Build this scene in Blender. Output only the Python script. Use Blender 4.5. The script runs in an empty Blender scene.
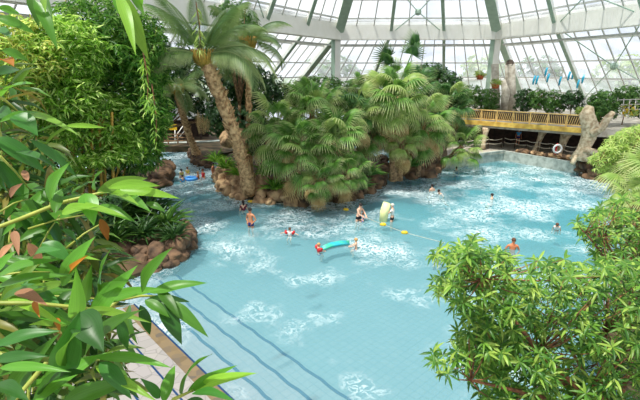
import bpy, bmesh, math, random
import numpy as np
from mathutils import Vector, Matrix, Euler
random.seed(7); rng = np.random.default_rng(7)
S = bpy.context.scene
COL = S.collection
# ---------------------------------------------------------------- camera
H, F, PITCH = 8.0, 430.0, math.radians(16.6)
fw = Vector((0, math.cos(PITCH), -math.sin(PITCH))); up = Vector((0, math.sin(PITCH), math.cos(PITCH))); CAM = Vector((0, 0, H))
cd = bpy.data.cameras.new('camera'); cam = bpy.data.objects.new('camera', cd); COL.objects.link(cam)
cd.sensor_width = 36; cd.lens = 36 * F / 640; cd.clip_start = .05; cd.clip_end = 900
cam.location = CAM; cam.rotation_euler = (math.pi / 2 - PITCH, 0, 0); S.camera = cam
def ray(px, py): return (fw + Vector((1, 0, 0)) * ((px - 320) / F) + up * ((200 - py) / F))
def P(px, py, z=0.0):
    d = ray(px, py); return CAM + d * ((z - H) / d.z)
def at(px, py, Y):
    d = ray(px, py); return CAM + d * (Y / d.y)
# ---------------------------------------------------------------- materials
def srgb(r, g, b):
    f = lambda c: (c / 255 / 12.92) if c / 255 <= .04045 else ((c / 255 + .055) / 1.055) ** 2.4
    return (f(r), f(g), f(b), 1)
MATS = {}
def newmat(name):
    m = bpy.data.materials.new(name); m.use_nodes = True; nt = m.node_tree; nt.nodes.clear()
    out = nt.nodes.new('ShaderNodeOutputMaterial'); MATS[name] = m
    return m, nt, nt.nodes, nt.links, out
def ramp(N, stops):
    r = N.new('ShaderNodeValToRGB'); e = r.color_ramp.elements
    e[0].position, e[0].color = stops[0]; e[1].position, e[1].color = stops[-1]
    for p, c in stops[1:-1]:
        k = e.new(p); k.color = c
    return r
def basic(name, col, col2=None, rough=.6, scale=6, bump=0., metal=0., spec=.5, detail=4):
    m, nt, N, K, out = newmat(name)
    b = N.new('ShaderNodeBsdfPrincipled'); b.inputs['Roughness'].default_value = rough; b.inputs['Metallic'].default_value = metal
    b.inputs['Specular IOR Level'].default_value = spec
    if col2 is None: col2 = tuple(c * .75 for c in col[:3]) + (1,)
    tc = N.new('ShaderNodeTexCoord'); nz = N.new('ShaderNodeTexNoise'); nz.inputs['Scale'].default_value = scale; nz.inputs['Detail'].default_value = detail
    K.new(tc.outputs['Object'], nz.inputs['Vector'])
    r = ramp(N, [(.35, col2), (.62, col)]); K.new(nz.outputs['Fac'], r.inputs[0]); K.new(r.outputs[0], b.inputs['Base Color'])
    if bump:
        bp = N.new('ShaderNodeBump'); bp.inputs['Strength'].default_value = bump; bp.inputs['Distance'].default_value = .05
        K.new(nz.outputs['Fac'], bp.inputs['Height']); K.new(bp.outputs[0], b.inputs['Normal'])
    K.new(b.outputs[0], out.inputs[0]); return m
def leafmat(name, cols, trans=.35, rough=.42, tip=None, veins=False, spec=.4):
    m, nt, N, K, out = newmat(name); cols = [tuple(v * (1.12 if name.startswith('bamboo_leaf') else .9) for v in q_[:3]) + (1,) for q_ in cols]
    geo = N.new('ShaderNodeNewGeometry'); r = ramp(N, [(i / max(1, len(cols) - 1), c) for i, c in enumerate(cols)])
    K.new(geo.outputs['Random Per Island'], r.inputs[0]); c = r.outputs[0]
    if veins:
        uv = N.new('ShaderNodeUVMap'); uv.uv_map = 'uv'
        mp = N.new('ShaderNodeMapping'); mp.inputs['Scale'].default_value = (60, 1.2, 1); K.new(uv.outputs[0], mp.inputs[0])
        nz = N.new('ShaderNodeTexNoise'); nz.inputs['Scale'].default_value = 1; nz.inputs['Detail'].default_value = 2; K.new(mp.outputs[0], nz.inputs['Vector'])
        oi = N.new('ShaderNodeObjectInfo'); hs = N.new('ShaderNodeHueSaturation')
        mr = N.new('ShaderNodeMapRange'); mr.inputs[3].default_value = .6; mr.inputs[4].default_value = 1.35; K.new(oi.outputs['Random'], mr.inputs[0]); K.new(mr.outputs[0], hs.inputs['Value'])
        K.new(c, hs.inputs['Color']); c = hs.outputs[0]
        mx = N.new('ShaderNodeMixRGB'); mx.blend_type = 'MULTIPLY'; mx.inputs[0].default_value = .55
        rr = ramp(N, [(.38, (.5, .56, .45, 1)), (.58, (1, 1, 1, 1))]); K.new(nz.outputs[0], rr.inputs[0]); K.new(c, mx.inputs[1]); K.new(rr.outputs[0], mx.inputs[2]); c = mx.outputs[0]
    if tip:
        a = N.new('ShaderNodeAttribute'); a.attribute_name = 'tip'
        mx = N.new('ShaderNodeMixRGB'); mx.inputs[2].default_value = tip
        K.new(a.outputs['Fac'], mx.inputs[0]); K.new(c, mx.inputs[1]); c = mx.outputs[0]
    b = N.new('ShaderNodeBsdfPrincipled'); b.inputs['Roughness'].default_value = rough; b.inputs['Specular IOR Level'].default_value = spec; K.new(c, b.inputs['Base Color'])
    t = N.new('ShaderNodeBsdfTranslucent'); hs = N.new('ShaderNodeHueSaturation'); hs.inputs['Value'].default_value = 1.35; hs.inputs['Hue'].default_value = .485
    K.new(c, hs.inputs['Color']); K.new(hs.outputs[0], t.inputs['Color'])
    mix = N.new('ShaderNodeMixShader'); mix.inputs[0].default_value = trans; K.new(b.outputs[0], mix.inputs[1]); K.new(t.outputs[0], mix.inputs[2])
    K.new(mix.outputs[0], out.inputs[0]); return m
basic('white_paint', srgb(246, 244, 236), srgb(240, 238, 228), .5, 1.5)
basic('green_paint', srgb(176, 200, 180), srgb(160, 186, 166), .5, 2)
basic('bar_paint', srgb(205, 205, 198), srgb(190, 190, 184), .5, 2)
basic('outside_wall', srgb(235, 235, 232), srgb(220, 220, 218), .8, .3)
basic('navy_tile', srgb(22, 62, 104), srgb(14, 40, 80), .3, 20)
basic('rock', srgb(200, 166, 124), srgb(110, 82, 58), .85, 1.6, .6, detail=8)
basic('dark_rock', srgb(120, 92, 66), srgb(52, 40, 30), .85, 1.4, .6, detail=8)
basic('grey_wall', srgb(178, 186, 178), srgb(132, 142, 134), .85, 2.2, .2, detail=8)
basic('ground', srgb(92, 74, 50), srgb(48, 46, 26), .95, 1.1, .3)
basic('lawn', srgb(118, 140, 92), srgb(96, 120, 74), .95, .2)
basic('dark_wood', srgb(66, 48, 36), srgb(34, 26, 20), .8, 3)
basic('yellow_wood', srgb(226, 196, 128), srgb(196, 158, 90), .65, 5)
basic('ochre_band', srgb(222, 190, 92), srgb(186, 146, 60), .75, 2)
basic('concrete', srgb(186, 180, 166), srgb(146, 138, 124), .9, 2.4, .3, detail=7)
basic('bark', srgb(168, 134, 98), srgb(88, 64, 44), .95, 7, .8, detail=8)
basic('shaggy_bark', srgb(228, 192, 142), srgb(146, 108, 70), .95, 5, .9, detail=8)
basic('pale_bark', srgb(206, 190, 160), srgb(150, 128, 98), .9, 4, .5, detail=8)
basic('cane', srgb(188, 150, 58), srgb(140, 120, 44), .5, 5)
basic('green_cane', srgb(170, 176, 74), srgb(120, 138, 50), .5, 5)
basic('branch_bark', srgb(150, 100, 66), srgb(92, 64, 44), .85, 12, .4)
basic('stump_paint', srgb(206, 198, 182), srgb(160, 150, 132), .9, 3, .3)
basic('hollow', srgb(92, 78, 66), srgb(52, 44, 38), .9, 4)
basic('blue_plastic', srgb(40, 176, 210), srgb(30, 160, 196), .4, 3)
basic('terracotta', srgb(190, 96, 52), srgb(150, 74, 42), .8, 8)
basic('rope', srgb(214, 208, 192), srgb(180, 172, 150), .9, 10)
basic('red_plastic', srgb(214, 34, 36), srgb(196, 26, 30), .4, 5)
basic('white_plastic', srgb(240, 240, 238), srgb(226, 226, 224), .4, 5)
basic('yellow_plastic', srgb(232, 196, 36), srgb(214, 170, 24), .4, 5)
basic('noodle', srgb(236, 238, 176), srgb(230, 232, 160), .5, 5)
basic('pale_trellis', srgb(214, 208, 200), srgb(190, 184, 176), .8, 6)
basic('teal_float', srgb(70, 190, 140), srgb(40, 170, 190), .35, 2.6)
basic('blue_float', srgb(40, 130, 220), srgb(90, 170, 235), .35, 3)
for nm, c in dict(skin_light=(224, 178, 150), skin_tan=(200, 134, 96), skin_orange=(214, 128, 84)).items():
    basic(nm, srgb(*c), srgb(*[int(v * .93) for v in c]), .55, 9)
for nm, c in dict(hair_dark=(40, 28, 22), hair_brown=(96, 62, 40), hair_blond=(196, 154, 100), hair_grey=(206, 200, 192), cloth_navy=(28, 44, 120), cloth_black=(24, 24, 30),
                  cloth_maroon=(110, 30, 52), cloth_blue=(36, 96, 190), cloth_white=(236, 234, 230), cloth_yellow=(236, 214, 50), cloth_red=(206, 40, 52), cloth_azure=(70, 176, 240)).items():
    basic(nm, srgb(*c), None, .8, 12)
G = srgb
leafmat('bamboo_leaf', [G(60, 106, 30), G(104, 154, 46), G(150, 194, 78), G(206, 230, 140), G(78, 128, 36), G(130, 178, 60)], .5)
leafmat('bamboo_leaf_dark', [G(38, 88, 28), G(72, 130, 44), G(116, 168, 66), G(54, 104, 34), G(170, 206, 110)], .45)
leafmat('bamboo_leaf_pale', [G(96, 140, 48), G(146, 184, 76), G(204, 222, 136), G(176, 172, 84), G(120, 162, 58)], .5)
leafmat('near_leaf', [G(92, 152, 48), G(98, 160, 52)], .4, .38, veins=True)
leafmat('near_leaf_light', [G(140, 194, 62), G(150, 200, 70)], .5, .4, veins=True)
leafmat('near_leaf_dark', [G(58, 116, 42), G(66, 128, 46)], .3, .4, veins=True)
leafmat('near_leaf_dry', [G(206, 156, 122), G(196, 138, 96)], .3, .7, veins=True)
leafmat('near_leaf_orange', [G(206, 138, 40), G(196, 120, 30)], .3, .6, veins=True)
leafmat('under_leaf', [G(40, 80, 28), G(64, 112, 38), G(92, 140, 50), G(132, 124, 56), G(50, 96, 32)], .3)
leafmat('mango_leaf', [G(48, 98, 32), G(84, 136, 46), G(122, 170, 60), G(172, 202, 90), G(60, 108, 36), G(98, 148, 52)], .36, .38)
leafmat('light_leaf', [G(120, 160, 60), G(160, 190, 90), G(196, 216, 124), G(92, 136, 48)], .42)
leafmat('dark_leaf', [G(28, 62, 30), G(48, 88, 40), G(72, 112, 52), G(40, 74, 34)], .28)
leafmat('mid_leaf', [G(50, 96, 38), G(78, 128, 50), G(116, 158, 72), G(60, 104, 40)], .32)
leafmat('fern_leaf', [G(60, 118, 34), G(104, 160, 48), G(140, 186, 66)], .4)
leafmat('fan_leaf', [G(72, 122, 46), G(104, 156, 64), G(138, 182, 92), G(84, 134, 52)], .38, .4, tip=G(224, 220, 166))
leafmat('fan_leaf_light', [G(136, 172, 84), G(176, 200, 112)], .4, .4, tip=G(236, 228, 176))
leafmat('fan_leaf_dark', [G(46, 96, 44), G(70, 120, 56), G(90, 138, 66)], .3, .4, tip=G(150, 168, 100))
leafmat('dead_frond', [G(176, 150, 96), G(202, 180, 124)], .25, .8, tip=G(206, 176, 120))
leafmat('feather_leaf', [G(80, 116, 58), G(104, 140, 74), G(134, 162, 98)], .35, .4, tip=G(170, 182, 124))
leafmat('flower_yellow', [G(236, 206, 60), G(226, 190, 50)], .3)
# textured setting materials
def tile_mat():
    m, nt, N, K, out = newmat('pool_tile'); b = N.new('ShaderNodeBsdfPrincipled'); b.inputs['Roughness'].default_value = .4
    tc = N.new('ShaderNodeTexCoord'); mp = N.new('ShaderNodeMapping'); mp.inputs['Rotation'].default_value = (0, 0, math.radians(-43)); K.new(tc.outputs['Object'], mp.inputs[0])
    # wobble as seen through ripples
    nz = N.new('ShaderNodeTexNoise'); nz.inputs['Scale'].default_value = 1.6; K.new(tc.outputs['Object'], nz.inputs['Vector'])
    br = N.new('ShaderNodeTexBrick'); br.offset = 0; br.inputs['Scale'].default_value = 1; br.inputs['Brick Width'].default_value = .25; br.inputs['Row Height'].default_value = .25; br.inputs['Mortar Size'].default_value = .008
    br.inputs['Color1'].default_value = G(166, 152, 154); br.inputs['Color2'].default_value = G(160, 149, 152); br.inputs['Mortar'].default_value = G(132, 132, 140)
    K.new(mp.outputs[0], br.inputs['Vector'])
    mx = N.new('ShaderNodeMixRGB'); mx.blend_type = 'MULTIPLY'; mx.inputs[0].default_value = .35
    r = ramp(N, [(.3, (.82, .9, .92, 1)), (.7, (1, 1, 1, 1))]); K.new(nz.outputs[0], r.inputs[0]); K.new(br.outputs['Color'], mx.inputs[1]); K.new(r.outputs[0], mx.inputs[2])
    K.new(mx.outputs[0], b.inputs['Base Color']); K.new(b.outputs[0], out.inputs[0])
tile_mat()
def paving():
    m, nt, N, K, out = newmat('paving'); b = N.new('ShaderNodeBsdfPrincipled'); b.inputs['Roughness'].default_value = .8
    tc = N.new('ShaderNodeTexCoord'); v = N.new('ShaderNodeTexVoronoi'); v.feature = 'DISTANCE_TO_EDGE'; v.inputs['Scale'].default_value = 2.6; K.new(tc.outputs['Object'], v.inputs['Vector'])
    v2 = N.new('ShaderNodeTexVoronoi'); v2.inputs['Scale'].default_value = 2.6; K.new(tc.outputs['Object'], v2.inputs['Vector'])
    r = ramp(N, [(0, (.68, .68, .67, 1)), (.04, (1, 1, 1, 1))]); K.new(v.outputs['Distance'], r.inputs[0])
    r2 = ramp(N, [(0, G(128, 126, 124)), (.5, G(150, 146, 140)), (1, G(138, 134, 134))]); K.new(v2.outputs['Color'], r2.inputs[0])
    mx = N.new('ShaderNodeMixRGB'); mx.blend_type = 'MULTIPLY'; mx.inputs[0].default_value = 1; K.new(r.outputs[0], mx.inputs[1]); K.new(r2.outputs[0], mx.inputs[2])
    K.new(mx.outputs[0], b.inputs['Base Color']); K.new(b.outputs[0], out.inputs[0])
    m, nt, N, K, out = newmat('curb_tile'); b = N.new('ShaderNodeBsdfPrincipled'); b.inputs['Roughness'].default_value = .6
    tc = N.new('ShaderNodeTexCoord'); v2 = N.new('ShaderNodeTexVoronoi'); v2.inputs['Scale'].default_value = 4; K.new(tc.outputs['Object'], v2.inputs['Vector'])
    r2 = ramp(N, [(0, G(96, 82, 58)), (.5, G(122, 104, 74)), (1, G(84, 78, 70))]); K.new(v2.outputs['Color'], r2.inputs[0]); K.new(r2.outputs[0], b.inputs['Base Color']); K.new(b.outputs[0], out.inputs[0])
paving()
def water_mat():
    m, nt, N, K, out = newmat('water')
    tc = N.new('ShaderNodeTexCoord')
    n1 = N.new('ShaderNodeTexNoise'); n1.inputs['Scale'].default_value = 2.2; n1.inputs['Detail'].default_value = 4; n1.inputs['Distortion'].default_value = .6; K.new(tc.outputs['Object'], n1.inputs['Vector'])
    n2 = N.new('ShaderNodeTexNoise'); n2.inputs['Scale'].default_value = 9; n2.inputs['Detail'].default_value = 3; K.new(tc.outputs['Object'], n2.inputs['Vector'])
    ad = N.new('ShaderNodeMath'); ad.operation = 'MULTIPLY_ADD'; ad.inputs[1].default_value = .3; K.new(n2.outputs[0], ad.inputs[0]); K.new(n1.outputs[0], ad.inputs[2])
    bp = N.new('ShaderNodeBump'); bp.inputs['Strength'].default_value = .55; bp.inputs['Distance'].default_value = .12; K.new(ad.outputs[0], bp.inputs['Height'])
    fr = N.new('ShaderNodeFresnel'); fr.inputs['IOR'].default_value = 1.33; K.new(bp.outputs[0], fr.inputs['Normal'])
    gl = N.new('ShaderNodeBsdfGlossy'); gl.inputs['Roughness'].default_value = .06; K.new(bp.outputs[0], gl.inputs['Normal'])
    tr = N.new('ShaderNodeBsdfTransparent'); tr.inputs[0].default_value = (.97, 1, 1, 1)
    fm = N.new('ShaderNodeMath'); fm.operation = 'MULTIPLY'; fm.inputs[1].default_value = .2; K.new(fr.outputs[0], fm.inputs[0])
    mk = N.new('ShaderNodeBsdfDiffuse'); mk.inputs[0].default_value = G(122, 178, 190); m0 = N.new('ShaderNodeMixShader'); m0.inputs[0].default_value = .32; K.new(tr.outputs[0], m0.inputs[1]); K.new(mk.outputs[0], m0.inputs[2])
    mix = N.new('ShaderNodeMixShader'); K.new(fm.outputs[0], mix.inputs[0]); K.new(m0.outputs[0], mix.inputs[1]); K.new(gl.outputs[0], mix.inputs[2])
    # froth, with caustics and ripple glints painted in as the same white
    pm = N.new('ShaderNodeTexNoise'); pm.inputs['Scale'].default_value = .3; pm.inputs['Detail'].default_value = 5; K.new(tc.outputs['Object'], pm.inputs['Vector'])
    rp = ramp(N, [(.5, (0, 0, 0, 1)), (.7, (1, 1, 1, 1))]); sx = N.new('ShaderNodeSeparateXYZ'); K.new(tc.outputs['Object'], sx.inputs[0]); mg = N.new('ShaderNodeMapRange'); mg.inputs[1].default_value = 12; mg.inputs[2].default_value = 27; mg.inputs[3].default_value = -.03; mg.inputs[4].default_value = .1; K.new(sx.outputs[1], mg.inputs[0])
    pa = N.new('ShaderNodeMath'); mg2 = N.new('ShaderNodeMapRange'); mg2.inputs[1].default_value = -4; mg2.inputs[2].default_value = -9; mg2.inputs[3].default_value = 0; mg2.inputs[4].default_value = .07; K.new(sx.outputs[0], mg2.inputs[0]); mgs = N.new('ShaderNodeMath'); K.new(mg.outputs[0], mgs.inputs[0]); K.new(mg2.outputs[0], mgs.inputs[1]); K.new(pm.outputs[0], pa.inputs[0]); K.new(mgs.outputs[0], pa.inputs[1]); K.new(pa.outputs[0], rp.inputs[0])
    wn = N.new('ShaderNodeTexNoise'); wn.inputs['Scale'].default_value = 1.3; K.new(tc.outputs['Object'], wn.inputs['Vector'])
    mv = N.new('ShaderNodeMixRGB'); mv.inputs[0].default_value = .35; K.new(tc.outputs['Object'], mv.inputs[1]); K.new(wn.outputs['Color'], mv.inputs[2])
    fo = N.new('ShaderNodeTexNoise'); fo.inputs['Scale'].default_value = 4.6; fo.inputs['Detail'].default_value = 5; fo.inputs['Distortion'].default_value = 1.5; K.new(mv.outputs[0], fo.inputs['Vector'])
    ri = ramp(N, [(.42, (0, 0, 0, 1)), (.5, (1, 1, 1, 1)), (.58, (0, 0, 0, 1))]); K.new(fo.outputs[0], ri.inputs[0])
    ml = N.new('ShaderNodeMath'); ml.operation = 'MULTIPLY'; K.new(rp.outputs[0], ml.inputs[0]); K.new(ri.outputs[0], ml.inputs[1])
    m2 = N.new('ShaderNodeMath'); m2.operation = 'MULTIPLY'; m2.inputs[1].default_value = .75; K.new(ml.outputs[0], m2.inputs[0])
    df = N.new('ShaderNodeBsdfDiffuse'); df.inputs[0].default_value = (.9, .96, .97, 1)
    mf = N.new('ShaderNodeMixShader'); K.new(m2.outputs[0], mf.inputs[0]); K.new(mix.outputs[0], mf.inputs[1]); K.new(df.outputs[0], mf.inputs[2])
    K.new(mf.outputs[0], out.inputs[0])
    va = N.new('ShaderNodeVolumeAbsorption'); va.inputs['Color'].default_value = (.02, .93, .98, 1); va.inputs['Density'].default_value = .42
    K.new(va.outputs[0], out.inputs['Volume'])
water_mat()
def glass_mat():
    m, nt, N, K, out = newmat('roof_glass')
    tr = N.new('ShaderNodeBsdfTransparent'); tr.inputs[0].default_value = (.93, .95, .96, 1)
    df = N.new('ShaderNodeBsdfTranslucent'); df.inputs[0].default_value = (.9, .93, .97, 1)
    gl = N.new('ShaderNodeBsdfGlossy'); gl.inputs['Roughness'].default_value = .05
    tc = N.new('ShaderNodeTexCoord'); nz = N.new('ShaderNodeTexNoise'); nz.inputs['Scale'].default_value = .5; nz.inputs['Detail'].default_value = 5; K.new(tc.outputs['Object'], nz.inputs['Vector'])
    r = ramp(N, [(.35, (.08, .08, .08, 1)), (.7, (.3, .3, .3, 1))]); K.new(nz.outputs[0], r.inputs[0])
    m1 = N.new('ShaderNodeMixShader'); K.new(r.outputs[0], m1.inputs[0]); K.new(tr.outputs[0], m1.inputs[1]); K.new(df.outputs[0], m1.inputs[2])
    m2 = N.new('ShaderNodeMixShader'); m2.inputs[0].default_value = .06; K.new(m1.outputs[0], m2.inputs[1]); K.new(gl.outputs[0], m2.inputs[2])
    K.new(m2.outputs[0], out.inputs[0])
glass_mat()
# ---------------------------------------------------------------- mesh helpers
class MB:
    def __init__(s): s.v = []; s.f = []
    def add(s, vs, fs):
        o = len(s.v); s.v += [tuple(v) for v in vs]; s.f += [tuple(i + o for i in f) for f in fs]; return s
    def box(s, c, d, rot=None):
        c = Vector(c); vs = [Vector((x * d[0] / 2, y * d[1] / 2, z * d[2] / 2)) for x in (-1, 1) for y in (-1, 1) for z in (-1, 1)]
        if rot is not None: vs = [rot @ v for v in vs]
        return s.add([c + v for v in vs], [(0, 1, 3, 2), (4, 6, 7, 5), (0, 4, 5, 1), (2, 3, 7, 6), (0, 2, 6, 4), (1, 5, 7, 3)])
    def beam(s, a, b, w, h, upv=Vector((0, 0, 1))):
        a, b = Vector(a), Vector(b); d = (b - a).normalized(); x = d.cross(upv)
        if x.length < 1e-4: x = d.cross(Vector((1, 0, 0)))
        x.normalize(); z = x.cross(d)
        q = [(-w / 2, -h / 2), (w / 2, -h / 2), (w / 2, h / 2), (-w / 2, h / 2)]
        return s.add([p + x * i + z * j for p in (a, b) for i, j in q], [(0, 1, 2, 3), (7, 6, 5, 4), (0, 4, 5, 1), (1, 5, 6, 2), (2, 6, 7, 3), (3, 7, 4, 0)])
    def tube(s, pts, rad, n=8, caps=True, jitter=0):
        pts = [Vector(p) for p in pts]; m = len(pts)
        if not hasattr(rad, '__len__'): rad = [rad] * m
        vs = []; ref = None
        for i, p in enumerate(pts):
            d = (pts[min(i + 1, m - 1)] - pts[max(i - 1, 0)]).normalized()
            if ref is None: ref = d.cross(Vector((0, 0, 1))) if abs(d.z) < .95 else d.cross(Vector((1, 0, 0)))
            x = (ref - d * ref.dot(d)).normalized(); ref = x; y = d.cross(x)
            for k in range(n):
                a = 2 * math.pi * k / n; r = rad[i] * (1 + random.uniform(-jitter, jitter))
                vs.append(p + x * math.cos(a) * r + y * math.sin(a) * r)
        fs = [(i * n + k, i * n + (k + 1) % n, (i + 1) * n + (k + 1) % n, (i + 1) * n + k) for i in range(m - 1) for k in range(n)]
        if caps: fs += [tuple(range(n))[::-1], tuple((m - 1) * n + k for k in range(n))]
        return s.add(vs, fs)
    def ball(s, c, r, n=10, m=6, rot=None, noise=0):
        c = Vector(c); vs = []
        if not hasattr(r, '__len__'): r = (r, r, r)
        for i in range(1, m):
            t = math.pi * i / m
            for k in range(n):
                a = 2 * math.pi * k / n; q = 1 + random.uniform(-noise, noise)
                vs.append(Vector((math.sin(t) * math.cos(a) * r[0], math.sin(t) * math.sin(a) * r[1], math.cos(t) * r[2])) * q)
        vs += [Vector((0, 0, r[2])), Vector((0, 0, -r[2]))]
        if rot is not None: vs = [rot @ v for v in vs]
        fs = [(i * n + k, (i + 1) * n + k, (i + 1) * n + (k + 1) % n, i * n + (k + 1) % n) for i in range(m - 2) for k in range(n)]
        T = (m - 1) * n; fs += [(T, k, (k + 1) % n) for k in range(n)] + [(T + 1, (m - 2) * n + (k + 1) % n, (m - 2) * n + k) for k in range(n)]
        return s.add([c + v for v in vs], fs)
    def prism(s, poly, z0, z1):
        n = len(poly); vs = [(p[0], p[1], z0) for p in poly] + [(p[0], p[1], z1) for p in poly]
        return s.add(vs, [tuple(range(n))[::-1], tuple(range(n, 2 * n))] + [(i, (i + 1) % n, n + (i + 1) % n, n + i) for i in range(n)])
    def build(s, name, mat, parent=None, smooth=False):
        me = bpy.data.meshes.new(name); me.from_pydata(s.v, [], s.f); me.update()
        me.materials.append(MATS[mat])
        if smooth: me.polygons.foreach_set('use_smooth', [True] * len(me.polygons))
        o = bpy.data.objects.new(name, me); COL.objects.link(o)
        if parent is not None: o.parent = parent; o.matrix_parent_inverse = parent.matrix_basis.inverted()
        return o
def tag(o, label=None, cat=None, group=None, kind=None):
    if label: o['label'] = label
    if cat: o['category'] = cat
    if group: o['group'] = group
    if kind: o['kind'] = kind
    return o
def empty(name, loc, label, cat, group=None, rz=0):
    o = bpy.data.objects.new(name, None); COL.objects.link(o); o.location = loc; o.rotation_euler = (0, 0, rz); o.empty_display_size = .1
    return tag(o, label, cat, group)
def place(me, name, parent, M):      # shared mesh as a child, world matrix M
    o = bpy.data.objects.new(name, me); COL.objects.link(o); o.parent = parent
    o.matrix_parent_inverse = parent.matrix_basis.inverted(); o.matrix_basis = M; return o
def npmesh(name, V, Fq, mat, tip=None, uv=None, smooth=False):   # V (n,3), Fq (m,k)
    me = bpy.data.meshes.new(name); me.vertices.add(len(V)); me.vertices.foreach_set('co', np.asarray(V, np.float32).ravel())
    k = Fq.shape[1]; me.loops.add(Fq.size); me.loops.foreach_set('vertex_index', Fq.astype(np.int32).ravel())
    me.polygons.add(len(Fq)); me.polygons.foreach_set('loop_start', np.arange(0, Fq.size, k, dtype=np.int32))
    if smooth: me.polygons.foreach_set('use_smooth', np.ones(len(Fq), bool))
    if uv is not None:
        l = me.uv_layers.new(name='uv'); l.data.foreach_set('uv', np.asarray(uv, np.float32)[Fq.ravel()].ravel())
    me.update(calc_edges=True)
    if tip is not None:
        a = me.attributes.new('tip', 'FLOAT', 'POINT'); a.data.foreach_set('value', np.asarray(tip, np.float32))
    me.materials.append(MATS[mat]); return me
def linkme(me, name, parent=None):
    o = bpy.data.objects.new(name, me); COL.objects.link(o)
    if parent is not None: o.parent = parent; o.matrix_parent_inverse = parent.matrix_basis.inverted()
    return o
# leaf templates: (along, across, up)
T2 = (np.array([(0, 0, 0), (.45, .5, .04), (1, 0, -.12), (.45, -.5, .04)]), np.array([(0, 1, 2), (0, 2, 3)]))
T4 = (np.array([(0, 0, 0), (.3, .42, .05), (.3, 0, .0), (.3, -.42, .05), (.68, .38, -.02), (.68, 0, -.07), (.68, -.38, -.02), (1, 0, -.28)]),
      np.array([(0, 2, 1, 1), (0, 3, 2, 2), (1, 2, 5, 4), (2, 3, 6, 5), (4, 5, 7, 7), (5, 6, 7, 7)]))
def norm(a): return a / np.maximum(np.linalg.norm(a, axis=1, keepdims=True), 1e-9)
def cloud(name, pos, dirs, L, W, mat, tmpl=T2, parent=None, upv=None, roll=.8):
    n = len(pos); d = norm(dirs); u = np.tile([0, 0, 1.], (n, 1)) if upv is None else upv
    u = u + rng.normal(0, roll, (n, 3)) * .5
    s = norm(np.cross(d, u)); w = np.cross(s, d)
    T, Fc = tmpl; L = np.broadcast_to(L, (n,)).reshape(n, 1, 1); W = np.broadcast_to(W, (n,)).reshape(n, 1, 1)
    V = pos[:, None, :] + d[:, None, :] * T[None, :, 0:1] * L + s[:, None, :] * T[None, :, 1:2] * W + w[:, None, :] * T[None, :, 2:3] * L
    k = len(T); V = V.reshape(-1, 3)
    if Fc.shape[1] == 4:   # split to tris, drop degenerate
        tr = []
        for f in Fc:
            tr.append((f[0], f[1], f[2]))
            if f[3] != f[2]: tr.append((f[0], f[2], f[3]))
        Fc = np.array(tr)
    FF = (Fc[None] + (np.arange(n) * k)[:, None, None]).reshape(-1, 3)
    return linkme(npmesh(name, V, FF, mat), name, parent)
def whorls(c, axis, k, spread=(50, 105)):   # (n,3) centres -> repeated leaf positions and directions
    n = len(c); axis = norm(axis); t = norm(np.cross(axis, rng.normal(0, 1, (n, 3)))); b = np.cross(axis, t)
    pos = np.repeat(c, k, 0); ax = np.repeat(axis, k, 0); t = np.repeat(t, k, 0); b = np.repeat(b, k, 0)
    ang = (np.tile(np.arange(k), n) * 2.399 + rng.uniform(0, .6, n * k)); ph = np.radians(rng.uniform(spread[0], spread[1], n * k))
    d = ax * np.cos(ph)[:, None] + (t * np.cos(ang)[:, None] + b * np.sin(ang)[:, None]) * np.sin(ph)[:, None]
    return pos, d, ax
def inell(n, c, r, lo=.45):
    d = norm(rng.normal(0, 1, (n, 3))); q = rng.uniform(lo ** 3, 1, (n, 1)) ** (1 / 3)
    return np.array(c) + d * q * np.array(r), d
def ell(px, py, Y, rx, ry, rd=None):
    c = at(px, py, Y); s = Y / math.cos(0) / F * 1.02
    return (tuple(c), (rx * s, (rd if rd else (rx + ry) / 2) * s, ry * s))
def canopy(name, ells, n, L, W, mat, parent, k=7, lo=.5, droop=.25, tmpl=T2):
    vol = np.array([e[1][0] * e[1][2] for e in ells]); cnt = np.maximum(3, (n * vol / vol.sum() / k).astype(int)); cs = []; ax = []
    for (c, r), m in zip(ells, cnt):
        p, d = inell(m, c, r, lo); cs.append(p); ax.append(d + np.array([0, 0, .5 - droop]))
    c = np.vstack(cs); a = np.vstack(ax); pos, d, axx = whorls(c, a, k); d = d + np.array([0, 0, -droop])
    m = len(pos); return cloud(name, pos, d, L * rng.uniform(.7, 1.2, m), W * rng.uniform(.8, 1.2, m), mat, tmpl, parent, axx, .5)
def boughs(name, base, ells, mat, parent, r0, nb=5):
    mb = MB(); base = Vector(base); tops = [Vector(e[0]) for e in ells]; mean = sum(tops, Vector()) / len(tops)
    fork = base.lerp(mean, .5); fork.x = base.x * .6 + mean.x * .4; fork.y = base.y * .6 + mean.y * .4
    mb.tube([base, base.lerp(fork, .5) + Vector((random.uniform(-.1, .1), 0, 0)), fork], [r0, r0 * .8, r0 * .65], 8)
    for (c, r) in ells:
        for j in range(nb):
            d = Vector((random.uniform(-1, 1) * r[0], random.uniform(-1, 1) * r[1], random.uniform(-.3, 1) * r[2])) * .7
            e = Vector(c) + d; m = fork.lerp(e, .5) + Vector((0, 0, .1)); mb.tube([fork, m, e], [r0 * .55, r0 * .35, r0 * .08], 5)
    return mb.build(name, mat, parent, True)
def tree(name, label, cat, ells, n, L, W, mat, base, r0=.12, bark='bark', group=None, k=7, droop=.25, tmpl=T2, lo=.5, nb=3):
    t = empty(name, base, label, cat, group); canopy('foliage', ells, n, L, W, mat, t, k, lo, droop, tmpl); boughs('trunk', base, ells, bark, t, r0, nb); return t
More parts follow.
